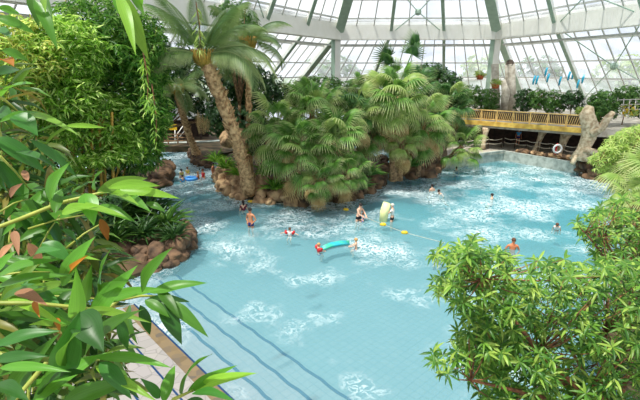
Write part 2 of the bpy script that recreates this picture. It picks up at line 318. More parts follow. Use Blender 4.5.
# ---------------------------------------------------------------- light
w = bpy.data.worlds.new('sky'); S.world = w; w.use_nodes = True; nt = w.node_tree; N = nt.nodes; K = nt.links; N.clear()
o = N.new('ShaderNodeOutputWorld'); bg = N.new('ShaderNodeBackground'); tc = N.new('ShaderNodeTexCoord')
nz = N.new('ShaderNodeTexNoise'); nz.inputs['Scale'].default_value = 5; nz.inputs['Detail'].default_value = 6; K.new(tc.outputs['Generated'], nz.inputs['Vector'])
r = ramp(N, [(.4, G(214, 222, 238)), (.6, G(252, 252, 252))]); K.new(nz.outputs[0], r.inputs[0]); K.new(r.outputs[0], bg.inputs[0]); bg.inputs[1].default_value = 1.22; K.new(bg.outputs[0], o.inputs[0])
sl = bpy.data.lights.new('sun', 'SUN'); sl.energy = 5.4; sl.angle = math.radians(1.2); sl.color = (1, .96, .88)
so = bpy.data.objects.new('sun', sl); COL.objects.link(so); so.location = (0, -20, 60)
so.rotation_euler = Vector((.30, .24, -.92)).to_track_quat('-Z', 'Y').to_euler()
S.view_settings.view_transform = 'Standard'; S.view_settings.look = 'None'; S.view_settings.exposure = 0.0; S.view_settings.gamma = 1
S.cycles.max_bounces = 7; S.cycles.transparent_max_bounces = 12; S.cycles.caustics_reflective = False; S.cycles.caustics_refractive = False
# ---------------------------------------------------------------- pool
EA, EB = P(140, 312), P(225, 395)
ed = (EB - EA).normalized(); en = Vector((-ed.y, ed.x, 0)); en = en if en.x > 0 else -en
A0 = EA - ed * 4.6; D0 = EA - ed * .5; B0 = EB + ed * 10
MB().prism([(-70, -20), (70, -20), (70, 90), (-70, 90)], -1.62, -1.6).build('floor', 'ground')['kind'] = 'structure'
def depthz(x, y):
    t = min(1, max(0, ((y - 24) / 10) * .6 + ((x - 2) / 10) * .6)); return -.55 - .75 * t
gx = np.linspace(-26, 32, 59); gy = np.linspace(1, 52, 52)
mb = MB(); mb.v = [(x, y, depthz(x, y)) for y in gy for x in gx]; mb.f = [(j * 59 + i, j * 59 + i + 1, (j + 1) * 59 + i + 1, (j + 1) * 59 + i) for j in range(51) for i in range(58)]
tag(mb.build('pool_floor', 'pool_tile', None, True), kind='structure')
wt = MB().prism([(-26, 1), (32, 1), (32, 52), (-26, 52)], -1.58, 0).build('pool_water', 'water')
tag(wt, 'clear turquoise pool water with white froth and painted caustic glints', 'water', kind='stuff')
for k in range(3):
    q = .85 * (k + 1); z = -.12 - .14 * k
    st = MB().prism([tuple((p)[:2]) for p in (A0 - en * .1, B0 - en * .1, B0 + en * q, A0 + en * q)], -1.5, z)
    s = st.build('pool_step', 'pool_tile'); tag(s, kind='structure')
    pts = [A0 + (B0 - A0) * (i / 60) + en * (q - .03 + .025 * math.sin(i * 1.9 + k)) for i in range(61)]
    m2 = MB()
    for a, b in zip(pts[:-1], pts[1:]): m2.beam(Vector((a.x, a.y, z + .006)), Vector((b.x, b.y, z + .006)), .1, .012)
    m2.build('step_nosing', 'navy_tile', s)
# deck along the left edge
dl = [A0, B0, B0 - en * 6, A0 - en * 6 - ed * 3, A0 - ed * 1.5]
MB().prism([p[:2] for p in (D0 - en * .42, B0 - en * .42, B0 - en * 7, D0 - en * 7)], -1.5, .13).build('pool_deck', 'paving')['kind'] = 'structure'
MB().prism([p[:2] for p in (D0, B0, B0 - en * .42, D0 - en * .42)], -1.5, .10).build('pool_curb', 'curb_tile')['kind'] = 'structure'
m2 = MB().beam(D0 + Vector((0, 0, .1)), B0 + Vector((0, 0, .1)), .05, .02); m2.build('trim_1', 'navy_tile')['kind'] = 'structure'
for i, q in enumerate((.95, 1.75)):
    m2 = MB().beam(D0 - en * q + Vector((0, 0, .135)), B0 - en * q + Vector((0, 0, .135)), .05, .012); m2.build('trim_%d' % (i + 2), 'navy_tile')['kind'] = 'structure'
# land masses (pixel outlines on the water plane, then world outlines behind)
def land(name, outline, z, mat='ground', inner=.5):
    poly = [Vector((p[0], p[1], 0)) for p in outline]; c = sum(poly, Vector()) / len(poly); n = len(poly)
    vs = [(p.x, p.y, -1.5) for p in poly] + [(p.x, p.y, z * .35) for p in poly] + [tuple(p.lerp(c, .07).xy) + (z,) for p in poly]
    fs = [(i + a * n, (i + 1) % n + a * n, (i + 1) % n + (a + 1) * n, i + (a + 1) * n) for a in (0, 1) for i in range(n)] + [tuple(range(2 * n, 3 * n))]
    o = MB().add(vs, fs).build(name, mat); o['kind'] = 'structure'; return o
W2 = lambda L: [P(x, y).xy for x, y in L]
left_out = W2([(60, 312), (100, 290), (140, 276), (166, 268), (184, 256), (188, 243), (176, 234), (150, 230), (112, 222), (98, 206), (104, 194), (140, 189), (163, 186), (165, 174), (154, 166)]) + [(-16.5, 34), (-30, 34), (-30, 10), (-12, 10)]
land('ground_left', left_out, .45)
isl = W2([(223, 177), (221, 190), (238, 198), (268, 202), (300, 204), (345, 201), (372, 192), (384, 178), (384, 166), (372, 157), (330, 148), (270, 150), (225, 160)])
land('ground_island', isl, .7)
back = W2([(192, 152), (195, 161), (204, 166), (216, 160), (280, 146), (340, 144), (388, 150), (397, 158), (398, 170), (412, 178), (428, 176), (440, 169)]) + [(18, 44), (18, 66), (-24, 66), (-24, 44)]
land('ground_back', back, .6)
MB().prism([(3.2, .5), (10, .5), (10, 5.2), (3.6, 5.2)], -1.5, .3).build('planting_bed', 'ground')['kind'] = 'structure'
# right pool wall and walkway behind it
wl = [P(440, 169), P(503, 160), P(577, 173.5)]
top = []
def wallseg(name, a, b, z0, z1, th, mat):
    o = MB().beam(Vector((a.x, a.y, (z0 + z1) / 2)), Vector((b.x, b.y, (z0 + z1) / 2)), th, z1 - z0).build(name, mat); o['kind'] = 'structure'; return o
wallseg('pool_wall', wl[0], wl[1], -1.4, .95, .3, 'grey_wall'); wallseg('pool_wall', wl[1], wl[2], -1.4, .9, .3, 'grey_wall')
R1 = P(625, 183); R2 = Vector((31, 24, 0))
land('walkway', [wl[0].xy + Vector((0, .25)), wl[1].xy + Vector((.1, .25)), wl[2].xy + Vector((.2, .25)), R1.xy + Vector((.3, .2)), R2.xy, (45, 24), (45, 62), (17, 62)], .75, 'concrete')
# ---------------------------------------------------------------- glass dome
ZR = 12.2
ring = [None, P(150, 4, ZR), P(338, 31.5, ZR), P(498, 31, ZR), P(640, 13, ZR)]
ring[0] = ring[1] + (ring[1] - ring[2]).normalized() * 8; ring[1] = ring[1] + (ring[1] - ring[2]).normalized() * .01
RV = [ring[1] + (ring[1] - ring[2]).normalized() * 10, ring[2], ring[3], ring[4] + (ring[4] - ring[3]).normalized() * 12]
cen = Vector((6, 24, ZR))
def fn(a, b):
    d = (b - a).normalized(); n = Vector((d.y, -d.x, 0)); return n if n.dot((a + b) / 2 - cen) > 0 else -n
nn = [fn(RV[i], RV[i + 1]) for i in range(3)]
def miter(i):
    if i == 0: return nn[0]
    if i == 3: return nn[2]
    return (nn[i - 1] + nn[i]) / (1 + nn[i - 1].dot(nn[i]))
LOW, UP = 11.5, 12.0
low = [RV[i] + miter(i) * LOW + Vector((0, 0, -6.9)) for i in range(4)]
hi = [RV[i] - miter(i) * UP + Vector((0, 0, 8.2)) for i in range(4)]; hi[1] = hi[1] + Vector((-4.2, 0, 0)); hi[2] = hi[2] + Vector((1.2, 0, 0))
bays = [(0, (.16, .32, .48, .64, .82)), (1, (1 / 3, 2 / 3)), (2, (.28, .58, .85))]
def line(a, b, t): return a.lerp(b, t)
def rib(a, b, w_, h_, name='roof_rib', edge='green_paint'):
    o = MB().beam(a, b, w_, h_).build(name, 'white_paint'); o['kind'] = 'structure'
    d = (b - a).normalized(); x = d.cross(Vector((0, 0, 1))).normalized(); u = x.cross(d).normalized()
    MB().beam(a + x * 0 - u * (h_ / 2 + .03), b - u * (h_ / 2 + .03), w_ * 1.15, .06).build('flange', edge, o); return o
for i in range(3):
    a, b = RV[i], RV[i + 1]
    o = MB().beam(a, b, 1.0, 1.75).build('ring_beam', 'white_paint'); o['kind'] = 'structure'
    m2 = MB().beam(a + Vector((0, 0, 1.0)) - nn[i] * .3, b + Vector((0, 0, 1.0)) - nn[i] * .3, .35, .12)
    m2.beam(a + Vector((0, 0, -1.35)) + nn[i] * .9, b + Vector((0, 0, -1.35)) + nn[i] * .9, .18, .18); m2.build('rail', 'bar_paint', o)
    ts = bays[i][1]
    for t in ts:
        rib(line(low[i], low[i + 1], t), line(a, b, t), .28, .5); rib(line(a, b, t), line(hi[i], hi[i + 1], t), .28, .5)
    allt = [0] + list(ts) + [1]
    for sec, (q0, q1) in enumerate(((low, RV), (RV, hi))):
        for bi in range(len(allt) - 1):
            t0, t1 = allt[bi], allt[bi + 1]
            A, B, C_, D = line(q0[i], q0[i + 1], t0), line(q0[i], q0[i + 1], t1), line(q1[i], q1[i + 1], t1), line(q1[i], q1[i + 1], t0)
            nrm = (B - A).cross(D - A).normalized()
            off = Vector((0, 0, .25))
            g = MB().add([p + off for p in (A, B, C_, D)] + [p + off + Vector((0, 0, .03)) for p in (A, B, C_, D)], [(0, 1, 2, 3), (7, 6, 5, 4), (0, 4, 5, 1), (1, 5, 6, 2), (2, 6, 7, 3), (3, 7, 4, 0)]).build('window_%d' % (1 + sec * 20 + i * 7 + bi), 'roof_glass'); g['kind'] = 'structure'
            mm = MB(); nb = max(3, int(round((B - A).length / 1.75)))
            for j in range(1, nb):
                f = j / nb; mm.beam(A.lerp(B, f) + off, D.lerp(C_, f) + off, .09, .14)
            for f in ((.02, .27, .52, .78) if sec == 0 else (.12, .3, .5, .7, .9)): mm.beam(A.lerp(D, f) + off * .6, B.lerp(C_, f) + off * .6, .12, .16)
            mm.build('glazing_bars', 'bar_paint', g)
            if (i, sec, bi) in ((1, 1, 1), (2, 0, 1), (0, 1, 3), (2, 1, 1), (0, 0, 3)):
                br = MB(); c = (A + B + C_ + D) / 4
                if sec == 1: lo2, hi2 = .0, .5; A2, B2, C2, D2 = A, B, B.lerp(C_, .45), A.lerp(D, .45); c = (A2 + B2 + C2 + D2) / 4
                else: A2, B2, C2, D2 = A, B, C_, D
                for p in (A2, B2, C2, D2): br.tube([p - off, c - off], .05, 6)
                br.ball(c - off, (.35, .35, .35), 8, 5); br.build('brace', 'green_paint', g)
for i in (1, 2):
    rib(low[i], RV[i], .6, .7); rib(RV[i], hi[i], .85, .8)
    cb = MB().beam(Vector((RV[i].x, RV[i].y, 3.5 if i == 2 else .6)), RV[i], .75, .6); o = cb.build('roof_column', 'white_paint'); o['kind'] = 'structure'
    MB().beam(Vector((RV[i].x - .42, RV[i].y - .1, 3.5 if i == 2 else .6)), RV[i] - Vector((.42, .1, 0)), .12, .62).build('flange', 'green_paint', o)
# low white wall under the glass and ground outside
for i in range(3):
    o = MB().beam(low[i] - Vector((0, 0, 1.0)), low[i + 1] - Vector((0, 0, 1.0)), .5, 2.2).build(('wall_left', 'wall_far', 'wall_outer')[i], 'outside_wall'); o['kind'] = 'structure'
MB().prism([(-220, 62), (-60, 40), (-60, 20), (-220, 20)], 3, 3.2).build('lawn', 'lawn')['kind'] = 'structure'
MB().prism([(-220, 64), (260, 64), (260, 400), (-220, 400)], 3, 3.2).build('lawn_far', 'lawn')['kind'] = 'structure'
MB().prism([(48, 10), (260, 10), (260, 64), (48, 64)], 3, 3.2).build('lawn_right', 'lawn')['kind'] = 'structure'
# terrace (upper deck) with railing
T0, T1, T2b = P(452, 118.5, 3.5), P(500, 121.5, 3.5), P(586, 128, 3.5)
tdir = (T2b - T0).normalized()
slab = MB().prism([T0.xy, T2b.xy, (T2b + tdir * 1.0).xy, (44, 30), (44, 66), (17, 66), (T0.x - .5, T0.y + 3)], 2.85, 3.5); slab.build('upper_terrace', 'concrete')['kind'] = 'structure'
MB().beam(T0 + Vector((0, -.12, -.22)), T2b + Vector((0, -.12, -.22)), .16, .42).build('trim_4', 'ochre_band')['kind'] = 'structure'
rl = empty('balcony_railing', T0.lerp(T2b, .5), 'yellow wooden railing with slanted balusters along the upper terrace edge', 'railing')
npan = 8
for k in range(npan + 1):
    p = T0.lerp(T2b, k / npan); MB().box(p + Vector((0, .1, .52)), (.1, .1, 1.06)).build('post', 'yellow_wood', rl)
for k in range(npan):
    a, b = T0.lerp(T2b, (k + .03) / npan) + Vector((0, .1, 0)), T0.lerp(T2b, (k + .97) / npan) + Vector((0, .1, 0)); m2 = MB()
    for j in range(8):
        f = (j + .5) / 8; s_ = .45 / 8 * (1 if k % 2 else -1); m2.beam(a.lerp(b, f - s_) + Vector((0, 0, .14)), a.lerp(b, f + s_) + Vector((0, 0, .86)), .07, .035)
    m2.build('baluster_panel', 'yellow_wood', rl)
MB().beam(T0 + Vector((0, .1, 1.0)), T2b + Vector((0, .1, 1.0)), .12, .09).build('top_rail', 'yellow_wood', rl)
MB().beam(T0 + Vector((0, .1, .16)), T2b + Vector((0, .1, .16)), .07, .08).build('bottom_rail', 'yellow_wood', rl)
# dark wall under the terrace
MB().beam(T0 + Vector((-2, 5, -1.6)), T2b + Vector((9, 4.5, -1.6)), .3, 2.6).build('wall_under_terrace', 'dark_wood')['kind'] = 'structure'
MB().beam(T0 + Vector((.5, 1.3, .4)), T2b + Vector((1.2, 1.3, .4)), .9, .75).build('trim_5', 'dark_wood')['kind'] = 'structure'
# trunk-like supports
def support(px, pyt, pyb, wpx, tilt, label, group=None):
    b = P(px, pyb, .8) + Vector((0, .6, 0)); t = Vector((b.x + tilt, b.y + .1, 2.86)); r0 = wpx
    pts = [b + (t - b) * f for f in (0, .2, .5, .75, 1)]
    o = MB().tube(pts, [r0 * 1.05, r0 * .8, r0 * .75, r0 * .95, r0 * 1.4], 12, True, .06).build('terrace_pillar', 'pale_bark', None, True); tag(o, label, 'pillar', group)
support(485, 127, 150, .26, .15, 'pale trunk-shaped concrete pillar at the left under the terrace')
support(538, 130, 153, .3, .55, 'leaning trunk-shaped pillar left of the white lifebuoy')
support(562, 132, 156, .4, .5, 'thick mossy trunk-shaped pillar behind the white lifebuoy')
# ropes
def rope_run(a, b, n, label):
    t = empty('rope_fence', a, label, 'fence')
    for k in range(n + 1):
        p = a.lerp(b, k / n); MB().tube([p, p + Vector((0, 0, 1.0))], .035, 6).build('post', 'dark_wood', t)
    for h in (.5, .9):
        m2 = MB(); pts = []
        for k in range(n):
            for j in range(5):
                f = j / 5; q = a.lerp(b, (k + f) / n); pts.append(q + Vector((0, 0, h - .22 * math.sin(math.pi * f) * .5)))
        pts.append(b + Vector((0, 0, h))); m2.tube(pts, .03, 6); m2.build('rope', 'rope', t)
rope_run(P(447, 152, .85) + Vector((0, .5, 0)), P(503, 148.5, .9) + Vector((0, .4, 0)), 4, 'rope fence on the left stretch of grey pool wall')
rope_run(P(506, 148, .9) + Vector((0, .6, 0)), P(580, 158.5, .9) + Vector((0, .6, 0)), 6, 'rope fence above the wall under the terrace, with the lifebuoy')
# gnarled artificial tree at the right end of the terrace
gt = empty('gnarled_tree_trunk', P(584, 160, .8), 'pale twisted concrete tree trunk with roots beside the terrace end', 'tree trunk')
q = lambda x, y, Y=33.5: at(x, y, Y)
MB().tube([q(580, 160), q(583, 150), q(589, 138), q(590, 126), q(586, 114), q(590, 106)], [.8, .42, .5, .62, .5, .3], 12, True, .14).build('trunk', 'pale_bark', gt, True)
MB().tube([q(590, 134, 33.2), q(602, 128, 33), q(608, 118, 33), q(613, 112, 33)], [.4, .3, .26, .2], 9, True, .12).build('bough', 'pale_bark', gt, True)
MB().tube([q(584, 150, 33.2), q(594, 152, 32.8), q(603, 160, 32.6)], [.32, .24, .18], 9, True, .12).build('root', 'pale_bark', gt, True)
MB().tube([q(584, 152, 33.5), q(577, 156, 33.4), q(572, 164, 33.2)], [.28, .22, .18], 9, True, .12).build('root', 'pale_bark', gt, True)
# lifebuoy
lb = empty('lifebuoy', P(557, 158, .9) + Vector((0, .3, 0)), 'white lifebuoy on a red stand under the terrace', 'lifebuoy')
c = at(557.5, 148.8, lb.location.y)
m2 = MB(); m2.tube([c + Vector((math.cos(a) * .34, 0, math.sin(a) * .34)) for a in np.linspace(0, 2 * math.pi, 21)], .085, 8, False); m2.build('ring', 'white_plastic', lb, True)
MB().tube([Vector(lb.location) + Vector((0, .14, 0)), c + Vector((0, .14, .45))], .06, 8).build('stand', 'red_plastic', lb)
# log sculpture beside the roof column
st = empty('log_sculpture', at(505, 104, 44.5).xy.to_3d() + Vector((0, 0, 3.5)), 'bundle of pale cut logs standing upright on the terrace by the white column', 'sculpture')
zt = 3.5
MB().tube([at(498.5, 100, 45.6).xy.to_3d() + Vector((0, 0, zt)), at(495, 64, 45.6)], [.4, .36], 14, True, .03).build('log', 'stump_paint', st, True)
l2 = MB().tube([at(513.5, 100, 45).xy.to_3d() + Vector((0, 0, zt)), at(510, 64, 45)], [.52, .48], 16, True, .02).build('log', 'stump_paint', st, True)
MB().tube([at(510, 64.2, 45), at(509.9, 62.6, 44.7)], [.41, .34], 16).build('hollow', 'hollow', l2)
MB().tube([at(505, 100, 44.4).xy.to_3d() + Vector((0, 0, zt)), at(506, 92, 44.4), at(503, 80, 44.6)], [.35, .4, .22], 12, True, .05).build('log', 'stump_paint', st, True)
# blue pennants hung from the glass wall
for i, (x, y) in enumerate([(534, 80), (537, 80), (546, 72), (548, 78), (560, 81), (569, 76), (573, 75), (578, 84), (583, 79)]):
    a, b = at(x + 1.4, y - 4.5, 48), at(x - 1.2, y + 4.5, 48)
    o = MB().tube([a, a.lerp(b, .5) + Vector((0, .05, 0)), b], [.1, .12, .08], 8).build('hanging_tube', 'blue_plastic', None, True)
    MB().tube([a, Vector((a.x, a.y, a.z + 6.0))], .012, 4).build('cord', 'rope', o)
    tag(o, 'bright blue slanted tube hanging before the glass wall on the right', 'decoration', 'blue tubes hanging at the glass')
# hanging flower pots
for (x, y, lab) in ((480, 77, 'left terracotta hanging pot above the terrace railing'), (495.5, 86, 'right terracotta hanging pot by the log sculpture')):
    c = at(x, y, 42.5); t = empty('hanging_planter', c, lab, 'hanging pot')
    MB().tube([c + Vector((0, 0, -.25)), c + Vector((0, 0, .2))], [.25, .42], 12).build('pot', 'terracotta', t, True)
    MB().tube([c, c + Vector((0, 0, 4.6))], .012, 4).build('wire', 'rope', t)
    canopy('foliage', [((c.x, c.y, c.z + .3), (.5, .5, .35))], 160, .3, .08, 'light_leaf', t, 6)
# ---------------------------------------------------------------- rocks
def boulder(p, r, mat, label, group):
    bm = bmesh.new(); bmesh.ops.create_icosphere(bm, subdivisions=3, radius=1)
    s = [random.uniform(.8, 1.25) for _ in range(3)]; ph = [random.uniform(0, 9) for _ in range(6)]
    for v in bm.verts:
        c = v.co; k = 1 + .16 * math.sin(c.x * 3.1 + ph[0]) * math.cos(c.y * 2.7 + ph[1]) + .1 * math.sin(c.z * 5 + ph[2] + c.x * 4) + .05 * math.sin(c.y * 9 + ph[3])
        v.co = Vector((c.x * s[0], c.y * s[1], c.z * s[2] * .8)) * k * r
    me = bpy.data.meshes.new('boulder'); bm.to_mesh(me); bm.free(); me.materials.append(MATS[mat])
    o = bpy.data.objects.new('boulder', me); COL.objects.link(o); o.location = p; o.rotation_euler = (0, 0, random.uniform(0, 6)); tag(o, label, 'rock', group)
def shore(pts, step, r, mat, label, group, rows=2):
    for (a, b) in zip(pts[:-1], pts[1:]):
        A, B = P(*a), P(*b); n = max(1, int((B - A).length / step))
        for k in range(n):
            for j in range(rows):
                p = A.lerp(B, (k + random.uniform(0, .6)) / n); q_ = r * random.uniform(.75, 1.25)
                inw = Vector((0, 1, 0)) * (j * r * .8); p = p + inw; p.z = .05 + j * r * .75; boulder(p, q_, mat, label, group)
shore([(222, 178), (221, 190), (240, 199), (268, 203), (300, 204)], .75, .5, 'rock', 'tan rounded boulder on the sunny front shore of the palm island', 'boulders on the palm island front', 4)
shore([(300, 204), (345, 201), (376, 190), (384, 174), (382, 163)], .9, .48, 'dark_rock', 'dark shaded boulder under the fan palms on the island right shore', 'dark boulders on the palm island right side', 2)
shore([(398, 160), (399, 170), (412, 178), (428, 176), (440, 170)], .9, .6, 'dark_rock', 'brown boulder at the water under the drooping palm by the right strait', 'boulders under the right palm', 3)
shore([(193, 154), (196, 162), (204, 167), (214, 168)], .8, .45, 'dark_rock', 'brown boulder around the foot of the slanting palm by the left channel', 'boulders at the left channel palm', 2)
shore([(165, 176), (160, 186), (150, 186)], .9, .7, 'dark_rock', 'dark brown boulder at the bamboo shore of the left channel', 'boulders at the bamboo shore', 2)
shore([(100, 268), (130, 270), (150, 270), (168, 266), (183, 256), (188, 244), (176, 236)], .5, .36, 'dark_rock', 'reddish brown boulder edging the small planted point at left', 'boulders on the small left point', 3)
shore([(583, 176), (590, 178), (602, 181), (618, 184)], .6, .55, 'dark_rock', 'mossy boulder of the cascade right of the grey pool wall', 'boulders of the right cascade', 4)
for k in range(14):
    f = k / 13; a = P(518, 153, .85).lerp(P(574, 160, .85), f) + Vector((0, .15, .15)); boulder(a, random.uniform(.18, .32), random.choice(['rock', 'dark_rock']), 'small stone on top of the grey pool wall under the terrace', 'stones on the right pool wall')
for (x, y, Y) in ((236, 134, 30), (243, 138, 30), (250, 136, 31), (228, 140, 30), (268, 150, 27), (282, 160, 26)): boulder(at(x, y, Y), .6, 'rock', 'large tan rock half hidden in planting behind the leaning palm', 'rocks in the planting behind the leaning palm')
# cascade water over the right rocks
cs = MB(); a = P(577, 175); 
for k in range(5): cs.tube([a + Vector((.35 * k + .2, .1, 1.0 - .05 * k)), a + Vector((.35 * k + .15, -.25, .6)), a + Vector((.35 * k + .1, -.5, .02))], [.08, .1, .13], 6)
tag(cs.build('cascade', 'white_plastic', None, True), 'thin white water trickling over the mossy rocks at right', 'waterfall', kind='stuff')
# ---------------------------------------------------------------- fan palms
def fan_mesh(mat, nseg=26, span=280, R=1.0, droop=.35, pet=1.5, name='frond'):
    V = []; Fc = []; tip = []
    def q(*idx): Fc.append(idx)
    for i in range(nseg):
        a0 = math.radians(-span / 2 + span * i / nseg); a1 = math.radians(-span / 2 + span * (i + 1) / nseg); am = (a0 + a1) / 2
        L = R * (1 - .22 * abs(am) / math.radians(span / 2)) * random.uniform(.92, 1.05); o = len(V)
        def pt(r, a, lift, dz=0):
            z = -droop * (r ** 2.6) + lift * .05 - .12 * abs(math.sin(a / 2)) * r
            return (math.sin(a) * r, pet + math.cos(a) * r, z + dz)
        V += [(0, pet, 0), pt(L * .44, a0, -1), pt(L * .44, am, 1), pt(L * .44, a1, -1), pt(L * .72, a0 * .5 + am * .5, -.6, -.03), pt(L * .72, am, .4, -.06), pt(L * .72, a1 * .5 + am * .5, -.6, -.03), pt(L, am + random.uniform(-.06, .06), 0, -.2 - random.uniform(0, .25))]
        tip += [0, 0, 0, 0, .1, .05, .1, .85]
        for f in ((0, 1, 2), (0, 2, 3), (1, 4, 5), (1, 5, 2), (2, 5, 6), (2, 6, 3), (4, 7, 5), (5, 7, 6)): q(*[k + o for k in f])
    # petiole
    o = len(V); n = 4
    for s_ in (0, .5, 1):
        for k in range(n): a = 2 * math.pi * k / n; V.append((math.cos(a) * .03, s_ * pet, math.sin(a) * .03 - .0)); tip.append(.15)
    for s_ in (0, 1):
        for k in range(n):
            i0 = o + s_ * n + k; i1 = o + s_ * n + (k + 1) % n; Fc.append((i0, i1, i1 + n)); Fc.append((i0, i1 + n, i0 + n))
    return npmesh(name, np.array(V), np.array(Fc), mat, tip)
FANS = {m: [fan_mesh(m, droop=d) for d in (.2, .4, .65)] for m in ('fan_leaf', 'fan_leaf_light', 'fan_leaf_dark', 'dead_frond')}
def fan_palm(px, py, Y, R, n, label, mat='fan_leaf', base_z=.5, trunk_r=.16, bx=0, by=0, light=.12, dead=.12, emin=-55, emax=80, pet=.9, trunkmat='bark'):
    c = at(px, py, Y); b = Vector((c.x + bx, c.y + by, base_z)); t = empty('fan_palm', b, label, 'palm')
    m = b.lerp(c, .5) + Vector((bx * -.1, 0, 0)); MB().tube([b, b.lerp(m, .5), m, m.lerp(c, .5), c], [trunk_r * 1.4, trunk_r * 1.1, trunk_r, trunk_r, trunk_r * 1.2], 10, True, .08).build('trunk', trunkmat, t, True)
    n = int(n * 1.75)
    for i in range(n):
        f = (i + .5) / n; el = emax - (emax - emin) * f ** .9 + random.uniform(-8, 8); az = i * 2.39996 + random.uniform(-.3, .3)
        kind = mat; r_ = random.random()
        if f > 1 - dead: kind = 'dead_frond'
        elif r_ < light: kind = 'fan_leaf_light'
        me = random.choice(FANS[kind][(0 if el > 35 else 1):]) if el > 0 else FANS[kind][2]
        # blade held flatter than the petiole
        sc = R * .62 * random.uniform(.8, 1.15)
        M = Matrix.Translation(c + Vector((0, 0, random.uniform(-.5, .3) * R))) @ Matrix.Rotation(az, 4, 'Z') @ Matrix.Rotation(math.radians(el * .9), 4, 'X') @ Matrix.Rotation(random.uniform(-.35, .35), 4, 'Y') @ Matrix.Diagonal((sc, sc * 1.05, sc, 1))
        place(me, 'frond', t, M)
    return t
FP = [(300, 150, 25.5, 1.5, 26, 'low bushy fan palm at the front of the island, beside the boulders'),
      (277, 128, 27, 1.4, 22, 'fan palm at the left of the palm cluster, just right of the leaning trunk'),
      (312, 108, 28, 1.5, 26, 'fan palm with upright fronds at the top centre of the island'),
      (335, 140, 26, 1.5, 26, 'fan palm in the middle of the island, between two larger crowns'),
      (347, 170, 25, 1.0, 18, 'low fan palm overhanging the right shore of the island'),
      (352, 115, 29, 1.4, 22, 'fan palm behind the centre of the island cluster'),
      (322, 178, 24.2, 1.0, 18, 'smallest fan palm, nearest the water at the front of the island')]
for i, (x, y, Y, R, n, lab) in enumerate(FP): fan_palm(x, y, Y, R, n, lab, 'fan_leaf' if i != 5 else 'fan_leaf_dark')
fan_palm(393, 100, 30, 1.7, 36, 'tall pale fan palm with a skirt of drooping straw tipped fronds above the strait', light=.6, dead=.15, emin=-75, trunk_r=.25, bx=.3)
fan_palm(424, 122, 31.5, 1.45, 30, 'fan palm with hanging pale skirt above the boulders at the strait', light=.4, dead=.25, emin=-80, bx=-.2)
fan_palm(372, 122, 30.5, 1.4, 24, 'fan palm leaning over the strait left of the tall pale palm', light=.3, dead=.15, emin=-70, bx=-.8)
fan_palm(402, 140, 30, 1.1, 18, 'short fan palm with yellow green fronds low over the boulders', 'fan_leaf_light', light=.3, dead=.2, emin=-80)
fan_palm(462, 146, 35, 1.25, 14, 'small fan palm with long bare stalks in front of the grey pool wall', light=.5, dead=.0, emin=-40, bx=-1.5, by=1)
fan_palm(447, 104, 36, 1.4, 22, 'dark green fan palm left of the terrace railing', 'fan_leaf_dark', bx=-1, light=.1)
fan_palm(415, 88, 36, 1.4, 20, 'deep green fan palm behind the tall pale palm', 'fan_leaf_dark', light=.05, dead=.05)
fan_palm(365, 92, 35, 1.3, 18, 'background fan palm between the palm cluster and the glass roof', 'fan_leaf', light=.05, dead=.05)
# tall palm with few upright leaves
c = at(400, 82, 33); t = empty('fan_palm', Vector((c.x, c.y, .6)), 'tall thin fan palm with two long stalked leaves rising against the glass', 'palm')
MB().tube([Vector((c.x, c.y, .6)), c], [.2, .15], 10, True, .08).build('trunk', 'bark', t, True)
for (x, y, s_, tw) in ((384, 50, 1.3, .3), (387, 56, 1.2, -.6), (418, 38, 1.3, .9), (415, 46, 1.25, .2), (392, 66, 1.2, .8), (408, 64, 1.2, -.8)):
    e = at(x, y, 33 + random.uniform(-.8, .8)); d = e - c; L = d.length
    me = fan_mesh('fan_leaf_dark' if y < 60 else 'fan_leaf', 20, 200, 1.0, .15, max(.3, (L - .6) / s_)); rot = d.to_track_quat('Y', 'Z').to_matrix().to_4x4()
    place(me, 'frond', t, Matrix.Translation(c) @ rot @ Matrix.Rotation(1.2 + tw, 4, 'Y') @ Matrix.Diagonal((s_, s_, s_, 1)))
# ---------------------------------------------------------------- feather palms
def feather(mat, L=1.0, curve=1.2, nl=46, name='frond'):
    V = []; Fc = []; tip = []; p = Vector((0, 0, 0)); ang = .0; pts = []
    steps = 24
    for i in range(steps + 1):
        pts.append((p.copy(), ang)); ang -= curve / steps * (i / steps) * 2; p = p + Vector((0, math.cos(ang), math.sin(ang))) * (L / steps)
    for i in range(nl):
        f = .14 + .85 * i / nl; k = min(steps - 1, int(f * steps)); b, a = pts[k]; b = b.lerp(pts[k + 1][0], f * steps - k)
        tl = L * .24 * math.sin(math.pi * min(1, .16 + f * .84)) ** .7 + .03
        dirv = Vector((0, math.cos(a), math.sin(a)))
        for s_ in (-1, 1):
            d = (Vector((s_, 0, 0)) * .85 + dirv * .55 + Vector((0, 0, -.05))).normalized(); o = len(V); wd = dirv * (L * .0058)
            m_ = b + d * tl * .55 + Vector((0, 0, -tl * .2)); e = b + d * tl * .85 + Vector((0, 0, -tl * .75))
            V += [b - wd * .6, b + wd * .6, m_ + wd, m_ - wd, e]; tip += [0, 0, .3, .3, 1]; Fc += [(o, o + 1, o + 2), (o, o + 2, o + 3), (o + 3, o + 2, o + 4)]
    o = len(V)
    for i, (b, a) in enumerate(pts):
        r = .016 * L * (1 - .85 * i / steps)
        for k in range(4): V.append(b + Vector((math.cos(k * math.pi / 2) * r, 0, math.sin(k * math.pi / 2) * r))); tip.append(.5)
    for i in range(steps):
        for k in range(4):
            i0 = o + i * 4 + k; i1 = o + i * 4 + (k + 1) % 4; Fc += [(i0, i1, i1 + 4), (i0, i1 + 4, i0 + 4)]
    return npmesh(name, np.array([tuple(v) for v in V]), np.array(Fc), mat, tip)
FE = [feather('feather_leaf', 1, c_, 64) for c_ in (1.1, 2.3, 2.6)]; FED = [feather('fan_leaf_dark', 1, c_, 56) for c_ in (.9, 1.5, 2.0)]
